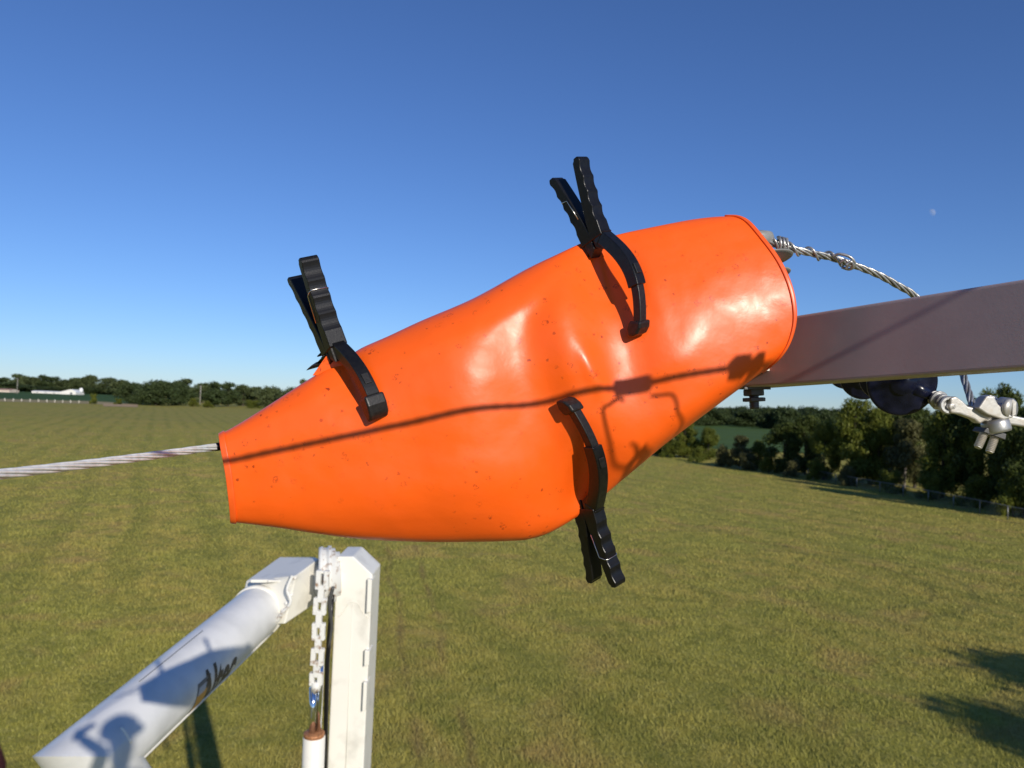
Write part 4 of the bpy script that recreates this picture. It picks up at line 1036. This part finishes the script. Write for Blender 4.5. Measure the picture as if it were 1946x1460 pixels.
b.tube(catmull([drop(*p) for p in [(1222, 854), (1220, 868), (1210, 884), (1198, 900)]], 16), .0075, 8); b.build('hook', M_cast, E, True)
b = MB()
for x in (1398, 1406, 1414, 1422, 1436, 1444):
    c = C_(x, 704); c = s0+cd*(c-s0).dot(cd)
    b.box(c, cd*.0022, up*.012, fwd*.012)
b.build('clamp_rib', M_cast, E, False)

# ------------------------------------------------------------------ person at the left edge: maroon sleeve
def skinned(name, verts, edges, radii, m, parent, root=0, sub=2):
    me = bpy.data.meshes.new(name); me.from_pydata([tuple(v) for v in verts], edges, []); me.materials.append(m)
    o = bpy.data.objects.new(name, me); col.objects.link(o)
    sk = o.modifiers.new('skin', 'SKIN'); sk.use_smooth_shade = True
    for i, r in enumerate(radii):
        me.skin_vertices[0].data[i].radius = r if isinstance(r, tuple) else (r, r); me.skin_vertices[0].data[i].use_root = (i == root or (isinstance(root, list) and i in root))
    s = o.modifiers.new('sub', 'SUBSURF'); s.levels = sub; s.render_levels = sub
    if parent: setparent(o, parent)
    return o

E = empty('person', CP+camv(.2, -1.42, .40)); tag(E, 'person in a maroon long sleeved top, arm at the left photo edge', 'person')
def W(x, y, z): return CP+camv(x, y, z)
V_ = [(0.18, -0.54, 0.4), (0.18, -0.34, 0.4), (0.19, -0.14, 0.4), (0.2, -0.02, 0.4), (0.21, 0.05, 0.4),        # pelvis, belly, chest, upper chest, neck base
      (0.04, -0.01, 0.38), (-0.14, -0.28, 0.14), (-.276, -.190, -.37), (-.47, -.170, -.50),               # left shoulder, elbow, forearm, wrist
      (0.38, -0.01, 0.38), (0.47, -0.28, 0.28), (0.32, -0.22, 0.1),                                         # right shoulder, elbow, wrist
      (0.09, -0.62, 0.4), (0.1, -1.04, 0.38), (0.1, -1.42, 0.42), (0.27, -0.62, 0.4), (0.28, -1.04, 0.38), (0.28, -1.42, 0.42)]
E_ = [(0, 1), (1, 2), (2, 3), (3, 4), (3, 5), (5, 6), (6, 7), (7, 8), (3, 9), (9, 10), (10, 11), (0, 12), (12, 13), (13, 14), (0, 15), (15, 16), (16, 17)]
R_ = [.13, .13, .145, .12, .065, .065, .045, .040, .028, .065, .048, .030, .095, .062, .045, .095, .062, .045]
skinned('body', [W(*q) for q in V_], E_, R_, M_maroon, E)
# head: neck, skull, jaw, nose, then hair
hd = [(0.21, 0.05, 0.4), (0.21, 0.13, 0.38), (0.21, 0.21, 0.37), (0.21, 0.29, 0.37), (0.21, 0.33, 0.385), (0.21, 0.215, 0.27)]
skinned('head', [W(*q) for q in hd], [(0, 1), (1, 2), (2, 3), (3, 4), (2, 5)], [.055, .055, .078, .088, .07, .014], M_skin, E)
b = MB(); b.lathe(W(.21, .28, .385), up, [(0, .108), (.03, .112), (.07, .098), (.10, .06), (.115, .01)], 28); b.lathe(W(.21, .285, .36), up, [(0, .12), (.004, .125), (.008, .12)], 28); b.build('hard_hat', M_glove, E, True)
def hand(wrist, pd, pn, name):              # palm and five separate fingers
    pd = pd.normalized(); pn = (pn-pd*pn.dot(pd)).normalized(); sd = pd.cross(pn)
    vs_ = [wrist-pd*.03, wrist, wrist+pd*.045, wrist+pd*.085]; es_ = [(0, 1), (1, 2), (2, 3)]; rs_ = [(.022, .018), (.026, .017), (.036, .015), (.038, .013)]; roots_ = [0]
    for i_, (off, ln) in enumerate([(-.030, .066), (-.011, .076), (.010, .072), (.029, .056)]):
        base_ = len(vs_); a0 = wrist+pd*.078+sd*off
        vs_ += [a0, a0+pd*ln*.45+pn*.010, a0+pd*ln*.78+pn*.026, a0+pd*ln*.86+pn*.045]; rs_ += [(.010, .010), (.009, .009), (.008, .008), (.007, .007)]
        a0 = a0; roots_.append(base_); es_ += [(base_, base_+1), (base_+1, base_+2), (base_+2, base_+3)]
    base_ = len(vs_); vs_ += [wrist+pd*.035-sd*.038, wrist+pd*.070-sd*.055+pn*.010, wrist+pd*.095-sd*.050+pn*.022]; rs_ += [(.012, .012), (.010, .010), (.008, .008)]
    roots_.append(base_); es_ += [(base_, base_+1), (base_+1, base_+2)]
    skinned(name, vs_, es_, rs_, M_skin, E, roots_)
hand(W(-.495, -.165, -.505), camv(-.10, .12, -.90), camv(.6, -.8, 0), 'hand')
hand(W(.318, -.218, .095), camv(-.6, .5, -.3), camv(-.6, 0, .8), 'hand')
# the white work bucket the viewer stands in
E = empty('work_bucket', W(.17, -1.44, .42)); tag(E, 'white fibreglass work bucket the viewer stands in, below the picture', 'bucket')
def rr_ring(y, hw, r_=.09):
    out = []
    for (sx_, sz_) in [(1, 1), (-1, 1), (-1, -1), (1, -1)]:
        a0 = math.atan2(sz_, sx_)-math.pi/4
        for i_ in range(6): a_ = a0+math.pi/2*i_/5; out.append(W(.17+sx_*(hw-r_)+r_*math.cos(a_), y, .42+sz_*(hw-r_)+r_*math.sin(a_)))
    return out
rs_ = [rr_ring(-1.48, .28), rr_ring(-.48, .32), rr_ring(-.48, .35), rr_ring(-.45, .35), rr_ring(-.45, .305), rr_ring(-1.45, .27)]
vv_ = [p for r_ in rs_ for p in r_]; n_ = 24
ff_ = [(i_*n_+k_, i_*n_+(k_+1) % n_, (i_+1)*n_+(k_+1) % n_, (i_+1)*n_+k_) for i_ in range(5) for k_ in range(n_)]+[tuple(range(n_)), tuple(5*n_+k_ for k_ in range(n_))]
o = mesh_obj('shell', vv_, ff_, M_glove, E, True); recalc(o)

print('scene built', len(bpy.data.objects))
